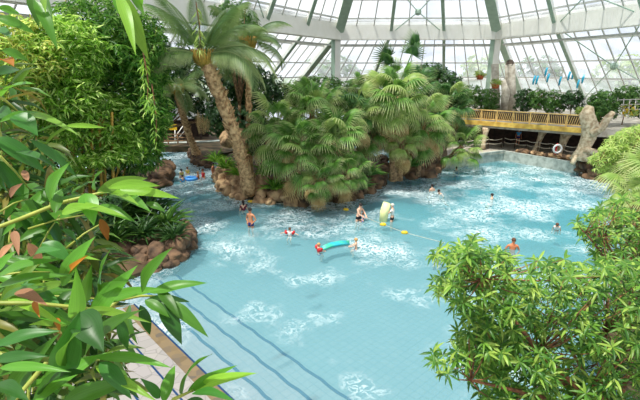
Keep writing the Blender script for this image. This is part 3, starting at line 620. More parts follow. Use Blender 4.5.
def feather_palm(c, base, specs, label, L, bulge=Vector((0, 0, 0)), r=.22, mats=FE):
    t = empty('feather_palm', base, label, 'palm'); pts = [base.lerp(c, f) + bulge * math.sin(math.pi * f) for f in np.linspace(0, 1, 14)]
    MB().tube(pts, [r * (1.6 - .5 * min(1, i / 4)) * (1.08 if i % 2 else .92) for i in range(14)], 12, True, .14).build('trunk', 'shaggy_bark', t, True)
    sc_ = MB()
    for i in range(240):
        f = random.uniform(.04, .98); k = min(12, int(f * 13)); p = pts[k].lerp(pts[k + 1], f * 13 - k); a = random.uniform(0, 6.28); o_ = Vector((math.cos(a), math.sin(a), 0)); w_ = o_.cross(Vector((0, 0, 1))) * r * .3
        b0 = p + o_ * r * .95; e_ = p + o_ * r * random.uniform(1.3, 1.75) + Vector((0, 0, random.uniform(.1, .3)))
        sc_.add([b0 - w_, b0 + w_, e_ + w_ * .5, e_ - w_ * .5, b0 - w_ + o_ * .04 - Vector((0, 0, .06)), b0 + w_ + o_ * .04 - Vector((0, 0, .06))], [(0, 1, 2, 3), (4, 3, 2, 5), (0, 4, 5, 1), (0, 3, 4), (1, 5, 2)])
    lb_ = sc_.build('leaf_bases', 'shaggy_bark', t); lb_['kind'] = 'stuff'
    mb = MB()
    for i in range(26):
        a = i * 2.4; mb.tube([c + Vector((0, 0, -.6)), c + Vector((math.cos(a) * .4, math.sin(a) * .4, -.3)), c + Vector((math.cos(a) * .62, math.sin(a) * .62, .35))], [.09, .1, .03], 5)
    mb.build('crown_fibre', 'cane', t, True)
    for i, (az, el, s_) in enumerate(specs):
        me = (FED if (mats is FE and el > 43) else mats)[0 if el > 50 else (1 if el > 5 else 2)]
        M = Matrix.Translation(c) @ Matrix.Rotation(math.radians(az), 4, 'Z') @ Matrix.Rotation(math.radians(el), 4, 'X') @ Matrix.Rotation(random.uniform(-.3, .3), 4, 'Y') @ Matrix.Scale(L * s_, 4)
        place(me, 'frond', t, M)
    return t
c = at(203, 56, 24.5); b = P(250, 191, .55)
# az measured from +Y (away from the camera), positive to the left
sp = [(-94, 22, 1.2), (-80, 8, 1.1), (-118, 12, 1.1), (98, 16, 1.15), (116, 6, 1.1), (84, 22, 1.0), (134, 14, 1.0), (-70, 50, 1), (48, 52, 1), (-30, 58, 1), (100, 60, .95), (-100, 62, .95), (10, 45, 1), (-45, 35, 1), (140, 66, .9), (60, 20, 1), (-125, 56, .9), (180, 76, .8), (30, 20, 1), (-20, 15, .9)]
feather_palm(c, Vector((b.x, b.y, .4)), sp, 'large feather palm on a shaggy leaning trunk rising from the boulders', 4.1, Vector((.35, 0, -.3)), .33)
c = at(177, 88, 35); b = P(198, 157, .4)
feather_palm(c, Vector((b.x, b.y, .4)), [(i * 137.5 % 360, 60 - i * 5.2, random.uniform(.8, 1)) for i in range(15)], 'second smaller feather palm with a slanting trunk by the left channel', 3.9, Vector((-.2, 0, 0)), .24)
c = at(248, 42, 30); b = Vector((c.x - .3, c.y, .6))
feather_palm(c, b, [(i * 137.5 % 360, 60 - i * 6, random.uniform(.8, 1)) for i in range(12)], 'dark green feather palm behind the crown of the leaning palm', 3.6, Vector((0, 0, 0)), .16, FED)
# brown dead hanging frond skirt under the crown
c = at(203, 132, 26); t = empty('dead_frond_skirt', c, 'straw brown dry fronds hanging against the leaning palm trunk', 'dead fronds')
DF = feather('dead_frond', 1, .5, 30)
for i in range(5): place(DF, 'frond', t, Matrix.Translation(c + Vector((random.uniform(-.3, .4), -.1, 1.3 - i * .12))) @ Matrix.Rotation(math.radians(180 + random.uniform(-80, 80)), 4, 'Z') @ Matrix.Rotation(math.radians(random.uniform(-85, -60)), 4, 'X') @ Matrix.Scale(random.uniform(.8, 1.3), 4))
# ---------------------------------------------------------------- background trees inside the dome
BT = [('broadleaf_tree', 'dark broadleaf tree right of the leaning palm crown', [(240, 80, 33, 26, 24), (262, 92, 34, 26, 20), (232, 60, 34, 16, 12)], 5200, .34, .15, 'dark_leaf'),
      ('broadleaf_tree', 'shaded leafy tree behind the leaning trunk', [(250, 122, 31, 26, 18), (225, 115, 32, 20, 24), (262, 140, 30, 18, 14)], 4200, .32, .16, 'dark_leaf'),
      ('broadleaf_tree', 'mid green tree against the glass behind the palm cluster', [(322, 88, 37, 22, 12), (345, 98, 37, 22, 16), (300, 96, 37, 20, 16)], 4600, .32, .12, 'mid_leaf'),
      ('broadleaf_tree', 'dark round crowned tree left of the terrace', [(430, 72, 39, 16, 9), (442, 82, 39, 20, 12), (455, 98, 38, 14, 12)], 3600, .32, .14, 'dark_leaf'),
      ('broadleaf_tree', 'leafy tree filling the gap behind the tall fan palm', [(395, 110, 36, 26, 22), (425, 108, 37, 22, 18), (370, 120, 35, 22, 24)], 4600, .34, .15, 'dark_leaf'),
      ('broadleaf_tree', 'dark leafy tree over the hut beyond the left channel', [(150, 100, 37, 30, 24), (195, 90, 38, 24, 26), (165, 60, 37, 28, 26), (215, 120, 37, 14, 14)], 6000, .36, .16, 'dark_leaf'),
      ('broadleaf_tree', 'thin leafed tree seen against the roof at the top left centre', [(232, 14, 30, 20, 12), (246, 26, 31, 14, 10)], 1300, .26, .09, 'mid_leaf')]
for nm, lab, es, n, L, W_, m_ in BT:
    ee = [ell(*e) for e in es]; base = Vector((ee[0][0][0], ee[0][0][1], .4)); tree(nm, lab, 'tree', ee, n, L, W_, m_, base, .16)
# under planting on the islands: ferns and strap leaved clumps
def clump(p, r, n, mat, label, cat='plant', name='strap_leaf_plant', group=None, up_=.9, wid=.1):
    t = empty(name, p, label, cat, group); m = n; a = rng.uniform(0, 6.28, m); e = rng.uniform(.35, 1.3, m)
    d = np.stack([np.cos(a) * np.cos(e), np.sin(a) * np.cos(e), np.sin(e) * up_], 1); pos = np.tile(np.array(p), (m, 1)) + rng.normal(0, r * .1, (m, 3)) * [1, 1, 0]
    cloud('foliage', pos, d, r * rng.uniform(.8, 1.25, m), wid * r, mat, T4, t, None, .2); return t
UC = [(225, 162, 29, 'bright fern at the foot of the leaning palm, behind the boulders'), (238, 168, 28, 'leafy fern between the two slanting palm trunks'), (216, 156, 31, 'fern by the boulders at the left channel'), (265, 168, 27, 'green clump right of the leaning palm base'),
      (275, 182, 26, 'tufted plant among the tan boulders'), (248, 150, 30, 'shade fern behind the leaning trunk'), (370, 168, 27, 'dark tuft on the right shore of the island'), (360, 182, 26, 'tuft over the dark boulders of the island'), (412, 160, 31, 'tuft over the boulders by the strait')]
for x, y, Y, lab in UC: p = at(x, y, Y); p.z = max(.5, p.z - .5); clump(p, 1.0, 60, 'fern_leaf' if x < 300 else 'mid_leaf', lab, 'fern', 'fern')
for i, (x, y, r_, lab) in enumerate([(150, 222, 1.6, 'tallest dark strap leaved plant on the small left point'), (164, 228, 1.2, 'strap leaved plant nearest the tip of the small left point'), (132, 216, 1.7, 'strap leaved plant at the back of the small left point'), (118, 228, 1.5, 'strap leaved plant behind the bamboo stem on the left point'), (142, 238, 1.0, 'low strap leaved plant above the brown boulders'), (112, 245, 1.2, 'low dark plant at the left of the small point'), (174, 240, .8, 'small tuft beside the pale stone on the left point')]):
    p = P(x, y, .75); clump(p, r_ * 1.15, 70, 'mid_leaf' if i % 2 else 'dark_leaf', lab, wid=.09)
# terrace shrubs
TS = [(452, 96, 13, 10, 'dark_leaf', 'dark shrub at the far left end of the terrace planter'), (470, 93, 13, 8, 'mid_leaf', 'loose green shrub under the left hanging pot'), (488, 97, 11, 8, 'mid_leaf', 'shrub left of the log sculpture'), (524, 97, 9, 8, 'dark_leaf', 'dark upright shrub right of the log sculpture'), (538, 96, 9, 7, 'mid_leaf', 'low shrub in the middle of the terrace hedge'), (554, 99, 11, 8, 'mid_leaf', 'bushy shrub behind the right part of the railing'), (573, 97, 11, 6, 'dark_leaf', 'low dark shrub left of the round bush'),
      (603, 103, 15, 12, 'mid_leaf', 'large round bright bush at the right of the terrace'), (628, 93, 14, 7, 'mid_leaf', 'trailing shrub at the upper right edge under the glass'), (592, 118, 8, 6, 'light_leaf', 'pale vine climbing the twisted concrete trunk'), (583, 112, 7, 4, 'light_leaf', 'small light green plant at the end of the railing'), (645, 108, 14, 8, 'dark_leaf', 'shrub at the far right edge of the terrace')]
for x, y, rx, ry, m_, lab in TS:
    Y = (45.5 - (x - 452) * .055) if x < 615 else 38.5; e = ell(x, y, Y, rx * 1.05, ry * 1.1, rx * .6); e2 = ell(x, min(y + ry, 110), Y, rx * 1.1, ry * .9, rx * .6); base = Vector((e[0][0], e[0][1], 3.5)); tree('shrub', lab, 'shrub', [e, e2], int(rx * ry * 20), .26, .09, m_, base, .05, nb=5)
# brown back panel and pale trellis on terrace, right
mt = MB()
for k in range(5): mt.beam(at(618 + k * 6, 98, 38), at(616 + k * 6, 118, 37), .08, .05)
for k in range(4): mt.beam(at(615, 100 + k * 5, 37.6), at(645, 99 + k * 5, 37.6), .08, .05)
tag(mt.build('trellis', 'pale_trellis'), 'pale trellis panel with yellow flowers at the right edge of the terrace', 'trellis')
e = ell(630, 110, 37, 10, 6); t = empty('flowering_plant', e[0], 'yellow flowering climber on the pale trellis', 'plant'); canopy('foliage', [e], 260, .2, .08, 'light_leaf', t); canopy('flowers', [e], 70, .2, .14, 'flower_yellow', t, 5)['kind'] = 'stuff'
# ---------------------------------------------------------------- bamboo grove, upper left
def bamboo(label, es, n, mat, L=.40, W_=.075, canes=4, canemat='cane', bz=.3, group=None):
    es = [(x, y, Y * 1.42, rx, ry) for x, y, Y, rx, ry in es]; ee = [ell(*e) for e in es]; base = Vector((min(-11.6, np.mean([e[0][0] for e in ee])), np.mean([e[0][1] for e in ee]) + .4, bz)); t = empty('bamboo_clump', base, label, 'bamboo', group)
    pos = []; drs = []; vol = sum(e[1][0] * e[1][2] for e in ee)
    for c, r in ee:
        m = int(n * .62 * r[0] * r[2] / vol / 6); p, d = inell(m, c, r, .3); k = 6
        pos.append(np.repeat(p, k, 0)); a = rng.uniform(0, 6.28, m * k); e_ = rng.normal(-.35, .45, m * k)
        drs.append(np.stack([np.cos(a) * np.cos(e_), np.sin(a) * np.cos(e_) - .25, np.sin(e_)], 1))
    pos = np.vstack(pos); drs = np.vstack(drs); m = len(pos)
    cloud('foliage', pos, drs, L * rng.uniform(.65, 1.3, m), W_ * rng.uniform(.8, 1.3, m), mat, T2, t, None, 1.0)
    for i in range(canes):
        bx = base + Vector((random.uniform(-.7, .7), random.uniform(-.5, .5), 0)); c, r = ee[i % len(ee)]; tp = Vector(c) + Vector((random.uniform(-.6, .6) * r[0], random.uniform(-.4, .4), random.uniform(.2, .9) * r[2]))
        pts = [bx, bx.lerp(tp, .35) + Vector((0, 0, .3)), bx.lerp(tp, .7) + Vector((0, 0, .3)), tp]; mb = MB().tube(pts, [.06, .055, .04, .014], 7)
        for j in range(1, 22):
            f = j / 22; k = min(2, int(f * 3)); p = pts[k].lerp(pts[k + 1], f * 3 - k); mb.tube([p - Vector((0, 0, .012)), p + Vector((0, 0, .012))], .068 * (1 - .5 * f), 7)
        mb.build('cane', canemat, t, True)
    return t
bamboo('pale yellow green bamboo at the far upper left edge of the grove', [(20, 55, 13, 40, 36), (10, 95, 12.5, 34, 26)], 9500, 'bamboo_leaf_pale')
bamboo('bright bamboo clump in the middle of the left grove', [(68, 50, 14, 34, 34), (62, 98, 13.5, 36, 28)], 11500, 'bamboo_leaf')
bamboo('tall dark green bamboo reaching the roof at the top of the grove', [(95, 22, 16, 36, 26), (120, 50, 15.5, 34, 34), (88, 70, 16.2, 30, 30)], 12000, 'bamboo_leaf_dark')
bamboo('right hand bamboo clump beside the feather palm fronds', [(146, 55, 16, 22, 40), (145, 108, 15.5, 24, 36), (140, 150, 15.5, 22, 22)], 12500, 'bamboo_leaf_dark')
bamboo('lower bamboo clump with golden canes showing at its foot', [(100, 118, 14.5, 40, 26), (60, 132, 13.4, 30, 18), (120, 145, 14.4, 28, 18), (92, 158, 13.6, 34, 9), (60, 178, 13.4, 30, 12)], 10500, 'bamboo_leaf', canes=0)
t = empty('bamboo_clump', P(90, 190, .3), 'bare golden bamboo canes standing below the leaves of the grove', 'bamboo')
for i, x in enumerate((72, 79, 87, 90, 99, 103, 66, 110)):
    a = at(x, 205, 19.6 + .3 * (i % 3)); a.z = .3; b_ = at(x + random.uniform(-2, 4), 112, 19.6 + .3 * (i % 3)); mb = MB().tube([a, a.lerp(b_, .5), b_], [.075, .07, .06], 8)
    for j in range(1, 16): p = a.lerp(b_, j / 16); mb.tube([p - Vector((0, 0, .012)), p + Vector((0, 0, .015))], .085, 8)
    mb.build('cane', 'cane', t, True)
# dark thicket deep behind the grove
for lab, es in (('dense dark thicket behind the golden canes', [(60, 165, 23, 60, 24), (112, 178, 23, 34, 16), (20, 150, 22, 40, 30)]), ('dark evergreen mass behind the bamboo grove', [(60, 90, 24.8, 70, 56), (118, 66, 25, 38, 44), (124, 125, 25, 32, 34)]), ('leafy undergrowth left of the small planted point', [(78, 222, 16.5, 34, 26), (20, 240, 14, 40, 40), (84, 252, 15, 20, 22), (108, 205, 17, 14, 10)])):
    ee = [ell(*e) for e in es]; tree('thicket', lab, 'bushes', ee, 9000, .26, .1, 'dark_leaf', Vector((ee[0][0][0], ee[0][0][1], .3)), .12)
# ---------------------------------------------------------------- hanging shoots
def shoot(px, y0, y1, Y, lab, mat='bamboo_leaf', L=.16):
    a, b_ = at(px, y0, Y), at(px + 4, y1, Y); t = empty('hanging_shoot', a, lab, 'bamboo shoot'); MB().tube([a, a.lerp(b_, .5) + Vector((.05, 0, 0)), b_], [.012, .009, .004], 5).build('stem', 'branch_bark', t)
    m = 44; f = rng.uniform(.1, 1, m); pos = np.array([tuple(a.lerp(b_, q_)) for q_ in f]); an = rng.uniform(0, 6.28, m); d = np.stack([np.cos(an), np.sin(an), -rng.uniform(.4, 1.4, m)], 1)
    cloud('foliage', pos, d, L, .03, mat, T4, t, None, .8)
shoot(143, 50, 112, 7, 'thin bamboo shoot hanging under the long bright leaves at top left'); shoot(196, 2, 50, 12, 'bright trailing shoot hanging before the feather palm crown', 'light_leaf', .25)
shoot(152, 84, 150, 9, 'leafy shoot hanging at the right edge of the bamboo grove', 'bamboo_leaf')
# ---------------------------------------------------------------- near leaves, left
CV = np.array(CAM)
def bigleaf(parent, b, tpt, wd, mat, face=None, arch=.08, name='leaf'):
    d = tpt - b; L = d.length; d.normalize(); view = (CAM - (b + tpt) / 2).normalized()
    nr = (view * .75 + Vector((random.uniform(-.3, .3), random.uniform(-.2, .2), .6 + random.uniform(-.3, .25)))); nr = (nr - d * nr.dot(d)).normalized(); sd = d.cross(nr)
    ns = 12; V = []; UV = []
    for i in range(ns + 1):
        u = i / ns; prof = (math.sin(math.pi * min(1, u ** .7)) ** 1.0) if u < 1 else 0; prof = max(prof, .04 if i == 0 else 0); bend = math.sin(math.pi * u) * arch * L - .0
        for j in (-1, -.5, 0, .5, 1):
            wv = .03 * math.sin(u * 14 + j * 2 + wd * 90) * wd; V.append(b + d * (u * L) + sd * (j * wd / 2 * prof) + nr * (bend + abs(j) * wd * .16 * prof + wv * abs(j))); UV.append((j * .5 + .5, u))
    Fc = np.array([(i * 5 + k, i * 5 + k + 1, i * 5 + k + 6, i * 5 + k + 5) for i in range(ns) for k in range(4)])
    return linkme(npmesh(name, np.array([tuple(v) for v in V]), Fc, mat, None, UV, True), name, parent)
def near_branch(label, depth, stem, leaves, root=None, cat='bamboo'):
    s0 = at(stem[0][0], stem[0][1], depth); t = empty('bamboo_branch', s0, label, cat)
    pts = [at(x, y, depth * (1 + .02 * i)) for i, (x, y) in enumerate(stem)]
    if root is None: root = Vector((pts[0].x - .5, pts[0].y * .7, pts[0].z - .5)) if pts[0].z < H else Vector((-2.2, 1.3, pts[0].z + .1))
    g = Vector((min(root.x - .3, -1.2) if root.z > 6.2 else root.x - .2, max(.5, root.y * .7), .13))
    pts = [g, g.lerp(root, .5) + Vector((-.12, 0, 0)), root, root.lerp(pts[0], .6) + Vector((0, 0, .05))] + pts
    MB().tube(pts, [.014, .012, .01] + [.009] * (len(pts) - 5) + [.006, .003], 7).build('stem', 'green_cane', t, True)
    for (x0, y0, x1, y1, w_, k) in leaves:
        dd = depth * random.uniform(.93, 1.07); b_ = at(x0, y0, dd); e = at(x1, y1, dd * random.uniform(.88, 1.12)); wd = w_ * dd / F * 1.33
        m_ = {'g': 'near_leaf', 'l': 'near_leaf_light', 'd': 'near_leaf_dark', 'y': 'near_leaf_dry', 'o': 'near_leaf_orange'}[k]; o = bigleaf(t, b_, e, wd, m_)
        if k == 'y': o['label'] = 'dry tan leaf'
        if k == 'o': o['label'] = 'orange withered leaf'
    return t
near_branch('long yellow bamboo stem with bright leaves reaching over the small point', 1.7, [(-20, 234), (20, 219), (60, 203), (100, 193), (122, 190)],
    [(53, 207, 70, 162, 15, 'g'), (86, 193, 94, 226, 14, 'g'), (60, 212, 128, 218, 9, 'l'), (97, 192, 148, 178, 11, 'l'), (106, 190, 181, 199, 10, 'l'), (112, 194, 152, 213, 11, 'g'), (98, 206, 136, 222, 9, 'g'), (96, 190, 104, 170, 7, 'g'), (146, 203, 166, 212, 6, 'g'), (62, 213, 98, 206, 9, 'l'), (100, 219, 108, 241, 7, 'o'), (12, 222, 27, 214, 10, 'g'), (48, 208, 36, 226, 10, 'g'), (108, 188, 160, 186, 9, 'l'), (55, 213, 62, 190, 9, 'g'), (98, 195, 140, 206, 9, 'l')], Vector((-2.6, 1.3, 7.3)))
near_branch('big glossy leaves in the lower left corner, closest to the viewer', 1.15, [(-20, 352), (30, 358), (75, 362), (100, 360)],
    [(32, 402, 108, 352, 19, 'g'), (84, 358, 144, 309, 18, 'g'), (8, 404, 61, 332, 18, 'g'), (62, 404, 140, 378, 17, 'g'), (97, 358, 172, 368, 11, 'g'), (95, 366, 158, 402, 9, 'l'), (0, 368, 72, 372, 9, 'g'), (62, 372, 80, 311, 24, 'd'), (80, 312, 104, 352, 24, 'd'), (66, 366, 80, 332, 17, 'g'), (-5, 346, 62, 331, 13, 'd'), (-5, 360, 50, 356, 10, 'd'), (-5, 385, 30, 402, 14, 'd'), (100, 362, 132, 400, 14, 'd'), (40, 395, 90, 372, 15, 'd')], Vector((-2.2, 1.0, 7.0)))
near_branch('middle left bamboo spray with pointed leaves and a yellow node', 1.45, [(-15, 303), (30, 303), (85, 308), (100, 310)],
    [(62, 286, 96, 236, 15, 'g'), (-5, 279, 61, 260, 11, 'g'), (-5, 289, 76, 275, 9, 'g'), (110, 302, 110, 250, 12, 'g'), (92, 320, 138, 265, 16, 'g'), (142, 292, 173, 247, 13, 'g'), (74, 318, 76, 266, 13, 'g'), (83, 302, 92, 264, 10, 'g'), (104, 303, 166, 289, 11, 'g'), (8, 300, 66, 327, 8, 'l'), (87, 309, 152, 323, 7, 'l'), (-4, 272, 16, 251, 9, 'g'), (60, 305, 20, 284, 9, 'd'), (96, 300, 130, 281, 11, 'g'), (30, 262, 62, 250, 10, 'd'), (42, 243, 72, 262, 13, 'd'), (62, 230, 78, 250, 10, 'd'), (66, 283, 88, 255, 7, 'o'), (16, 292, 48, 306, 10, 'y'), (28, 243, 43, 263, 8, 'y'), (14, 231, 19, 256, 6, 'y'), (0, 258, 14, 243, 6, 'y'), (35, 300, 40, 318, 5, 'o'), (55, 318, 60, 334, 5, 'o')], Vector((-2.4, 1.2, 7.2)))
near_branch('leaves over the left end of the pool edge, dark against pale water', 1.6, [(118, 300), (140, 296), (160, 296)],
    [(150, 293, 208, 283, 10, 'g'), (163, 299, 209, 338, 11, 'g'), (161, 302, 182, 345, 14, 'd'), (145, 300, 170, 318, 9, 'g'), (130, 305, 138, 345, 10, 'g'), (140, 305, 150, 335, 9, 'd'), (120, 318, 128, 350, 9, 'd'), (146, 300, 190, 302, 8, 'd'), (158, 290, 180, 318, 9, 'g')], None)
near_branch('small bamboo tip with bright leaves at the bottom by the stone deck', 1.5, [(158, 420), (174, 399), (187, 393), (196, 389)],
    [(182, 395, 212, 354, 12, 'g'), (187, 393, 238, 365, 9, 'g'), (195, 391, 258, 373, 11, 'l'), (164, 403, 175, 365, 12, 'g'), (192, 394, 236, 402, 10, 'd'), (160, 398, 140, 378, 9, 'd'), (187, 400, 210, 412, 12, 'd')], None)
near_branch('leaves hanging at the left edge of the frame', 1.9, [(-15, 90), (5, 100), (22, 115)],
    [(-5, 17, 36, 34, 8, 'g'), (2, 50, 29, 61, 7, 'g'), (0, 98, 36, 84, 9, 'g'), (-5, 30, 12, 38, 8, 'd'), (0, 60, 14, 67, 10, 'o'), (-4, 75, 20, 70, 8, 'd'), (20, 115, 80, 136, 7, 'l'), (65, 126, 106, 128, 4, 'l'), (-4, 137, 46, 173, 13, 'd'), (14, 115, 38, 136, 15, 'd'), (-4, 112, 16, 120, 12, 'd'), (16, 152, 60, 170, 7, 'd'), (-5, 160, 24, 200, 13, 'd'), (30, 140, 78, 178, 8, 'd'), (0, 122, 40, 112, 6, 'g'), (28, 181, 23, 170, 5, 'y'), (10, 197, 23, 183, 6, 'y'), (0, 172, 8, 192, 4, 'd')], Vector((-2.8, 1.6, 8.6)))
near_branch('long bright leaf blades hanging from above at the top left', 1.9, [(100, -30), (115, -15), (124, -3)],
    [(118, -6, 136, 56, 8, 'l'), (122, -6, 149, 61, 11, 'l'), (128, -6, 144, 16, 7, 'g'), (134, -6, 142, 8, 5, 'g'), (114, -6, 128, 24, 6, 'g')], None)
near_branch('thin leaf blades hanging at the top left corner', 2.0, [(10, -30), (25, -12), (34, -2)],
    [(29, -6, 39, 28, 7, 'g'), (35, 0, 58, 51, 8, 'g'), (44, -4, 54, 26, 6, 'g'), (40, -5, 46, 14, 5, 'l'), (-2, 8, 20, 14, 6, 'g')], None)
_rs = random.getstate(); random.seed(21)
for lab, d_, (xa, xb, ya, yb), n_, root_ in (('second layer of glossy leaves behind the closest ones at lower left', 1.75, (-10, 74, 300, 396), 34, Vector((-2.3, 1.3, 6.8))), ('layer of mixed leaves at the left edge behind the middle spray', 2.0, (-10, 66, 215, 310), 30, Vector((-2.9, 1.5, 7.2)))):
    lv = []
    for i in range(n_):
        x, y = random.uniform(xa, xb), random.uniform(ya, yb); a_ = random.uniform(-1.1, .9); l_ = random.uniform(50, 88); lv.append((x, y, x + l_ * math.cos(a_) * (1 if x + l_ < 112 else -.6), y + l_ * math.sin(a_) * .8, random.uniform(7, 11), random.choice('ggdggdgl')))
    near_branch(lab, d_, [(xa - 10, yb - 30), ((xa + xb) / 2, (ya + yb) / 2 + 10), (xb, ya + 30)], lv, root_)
random.setstate(_rs)
# thin yellow stems crossing
for i, ((x0, y0), (x1, y1), lab) in enumerate([((40, 248), (60, 215), 'thin green stalk rising to the long yellow bamboo stem'), ((-5, 276), (50, 272), 'thin yellow stalk low at the left edge'), ((28, 229), (85, 215), 'thin tan stalk crossing the dark leaves'), ((64, 250), (104, 222), 'thin yellow stalk beside the orange leaf'), ((0, 156), (30, 190), 'thin brown twig at the left edge of the dark leaves'), ((0, 212), (28, 199), 'thin pale stalk at left below the golden canes'), ((0, 295), (125, 301), 'long straight yellow stalk behind the middle leaves')]):
    a, b_ = at(x0, y0, 1.8), at(x1, y1, 1.9); o = MB().tube([a, a.lerp(b_, .5) + Vector((0, 0, .01)), b_], [.005, .004, .003], 6).build('stalk', 'green_cane', None, True); tag(o, lab, 'stalk')
# understory bamboo behind them
def midleaf(label, poly, n, d0, d1, L, W_, mat, base):
    t = empty('broadleaf_bamboo', base, label, 'bamboo'); pts = []
    xs = [p[0] for p in poly]; ys = [p[1] for p in poly]
    def inside(x, y):
        c_ = False; j = len(poly) - 1
        for i in range(len(poly)):
            if (poly[i][1] > y) != (poly[j][1] > y) and x < (poly[j][0] - poly[i][0]) * (y - poly[i][1]) / (poly[j][1] - poly[i][1]) + poly[i][0]: c_ = not c_
            j = i
        return c_
    while len(pts) < n:
        x, y = random.uniform(min(xs), max(xs)), random.uniform(min(ys), max(ys))
        if inside(x, y): pts.append(tuple(at(x, y, random.uniform(d0, d1))))
    p = np.array(pts); k = 4; pos, d, ax = whorls(p, rng.normal(0, .5, p.shape) + np.array([.5, -.1, .3]), k, (25, 80)); m = len(pos)
    cloud('foliage', pos, d + np.array([0, 0, -.25]), L * rng.uniform(.6, 1.2, m), W_ * rng.uniform(.7, 1.2, m), mat, T4, t, None, .8)
    mb = MB()
    for i in range(12):
        e = Vector(pts[i]); b0 = Vector(base) + Vector((random.uniform(-.5, .5), random.uniform(-.3, .3), 0)); mb.tube([b0, b0.lerp(e, .5) + Vector((-.1, 0, .3)), e], [.02, .014, .006], 6)
    mb.build('stems', 'green_cane', t, True); return t
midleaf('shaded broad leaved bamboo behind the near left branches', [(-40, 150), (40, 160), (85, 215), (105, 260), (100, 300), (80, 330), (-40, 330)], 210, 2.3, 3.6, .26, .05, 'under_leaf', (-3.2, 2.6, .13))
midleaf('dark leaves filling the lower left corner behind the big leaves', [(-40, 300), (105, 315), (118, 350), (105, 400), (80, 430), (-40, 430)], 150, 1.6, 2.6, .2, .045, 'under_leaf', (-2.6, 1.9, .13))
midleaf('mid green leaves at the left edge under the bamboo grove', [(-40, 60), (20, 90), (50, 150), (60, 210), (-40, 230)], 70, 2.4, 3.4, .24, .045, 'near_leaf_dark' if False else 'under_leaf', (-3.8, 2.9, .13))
# ---------------------------------------------------------------- right foreground tree
def inpoly(poly, x, y):
    c_ = False; j = len(poly) - 1
    for i in range(len(poly)):
        if (poly[i][1] > y) != (poly[j][1] > y) and x < (poly[j][0] - poly[i][0]) * (y - poly[i][1]) / (poly[j][1] - poly[i][1]) + poly[i][0]: c_ = not c_
        j = i
    return c_
def near_tree(name, label, polys, holes, d0, d1, L, W_, mat, base, fork, k=9, bark='branch_bark', r0=.11):
    t = empty(name, base, label, 'tree'); pts = []
    for poly, n in polys:
        xs = [p[0] for p in poly]; ys = [p[1] for p in poly]; c_ = 0
        while c_ < n:
            x, y = random.uniform(min(xs), max(xs)), random.uniform(min(ys), max(ys))
            if inpoly(poly, x, y) and not any((x - hx) ** 2 + (y - hy) ** 2 < hr * hr for hx, hy, hr in holes):
                pts.append(tuple(at(x, y, random.uniform(d0, d1)))); c_ += 1
    p = np.array(pts); ctr = np.array(fork); pos, d, ax = whorls(p, norm(p - ctr) * .6 + np.array([0, -.25, .6]), k, (45, 110)); m = len(pos)
    cloud('foliage', pos, d + np.array([0, 0, -.2]), L * rng.uniform(.65, 1.2, m), W_ * rng.uniform(.8, 1.2, m), mat, T4, t, ax, .4)
    fk = Vector(fork); b0 = Vector(base); mb = MB().tube([b0, b0.lerp(fk, .5) + Vector((.08, 0, 0)), fk], [r0, r0 * .8, r0 * .6], 10, True, .05)
    mb.build('trunk', bark, t, True); mb = MB()
    # limbs to cluster means, twigs to whorls
    idx = list(range(len(pts))); random.shuffle(idx); seeds = [Vector(pts[i]) for i in idx[:14]]
    nodes = []
    for s_ in seeds:
        m_ = fk.lerp(s_, .5) + Vector((random.uniform(-.12, .12), random.uniform(-.12, .12), random.uniform(-.15, .1))); e = fk.lerp(s_, .88); mb.tube([fk, m_, e], [r0 * .45, r0 * .28, r0 * .12], 6, True, .05); nodes += [m_, e]
    for i in idx[:260]:
        e = Vector(pts[i]); nd = min(nodes, key=lambda q_: (q_ - e).length); mb.tube([nd, nd.lerp(e, .5) + Vector((0, 0, -.04)), e], [.012, .008, .004], 4)
    mb.build('branches', bark, t, True); return t
pA = [(450, 246), (470, 238), (482, 252), (505, 252), (520, 268), (548, 256), (580, 258), (600, 268), (650, 258), (650, 420), (486, 420), (476, 384), (462, 372), (458, 345), (452, 300), (440, 280), (452, 268)]
near_tree('broadleaf_tree', 'near tree with whorled glossy leaves filling the lower right', [(pA, 980), ([(426, 244), (450, 246), (458, 262), (440, 262)], 9), ([(430, 275), (455, 275), (455, 296), (436, 296)], 9), ([(426, 352), (460, 350), (462, 374), (440, 380)], 14), ([(455, 238), (480, 236), (482, 262), (455, 300)], 22)],
    [(594, 368, 9), (520, 275, 8), (612, 335, 8), (538, 268, 6), (628, 388, 8), (470, 290, 6), (606, 300, 6), (575, 385, 6), (497, 275, 5)], 4.4, 6.6, .17, .036, 'mango_leaf', (4.6, 4.6, .3), tuple(at(612, 420, 5.2)))
# bare branch seen low right
near_tree('broadleaf_tree', 'lighter small leaved tree above the near tree at the right edge', [([(574, 222), (596, 210), (612, 198), (640, 196), (660, 200), (660, 265), (600, 265), (584, 244)], 150), ([(588, 212), (600, 205), (604, 240), (576, 232)], 20)], [(622, 240, 5)], 8.0, 10.5, .2, .05, 'mango_leaf', (8.6, 9.2, .3), tuple(at(640, 300, 9)))
near_tree('broadleaf_tree', 'pale feathery tree at the right edge beside the twisted trunk', [([(600, 150), (608, 138), (622, 130), (660, 120), (660, 180), (620, 176), (596, 170), (590, 158)], 620)], [], 17, 20, .24, .055, 'light_leaf', (17.5, 19, .75), tuple(at(650, 170, 18)), 7)
land('ground_right', [(8, 8), (12, 8), (30, 20), (30, 26), (16.5, 20.5), (14, 17), (8, 11)], .4)
fan_palm(652, 190, 16, 1.2, 18, 'bright fan palm reaching in from the right edge over the pool', 'fan_leaf_light', light=.5, dead=.0, base_z=.4)
fan_palm(640, 203, 13, .8, 12, 'small fan palm low at the right edge above the near tree', 'fan_leaf_light', light=.3, dead=.0, base_z=.4)
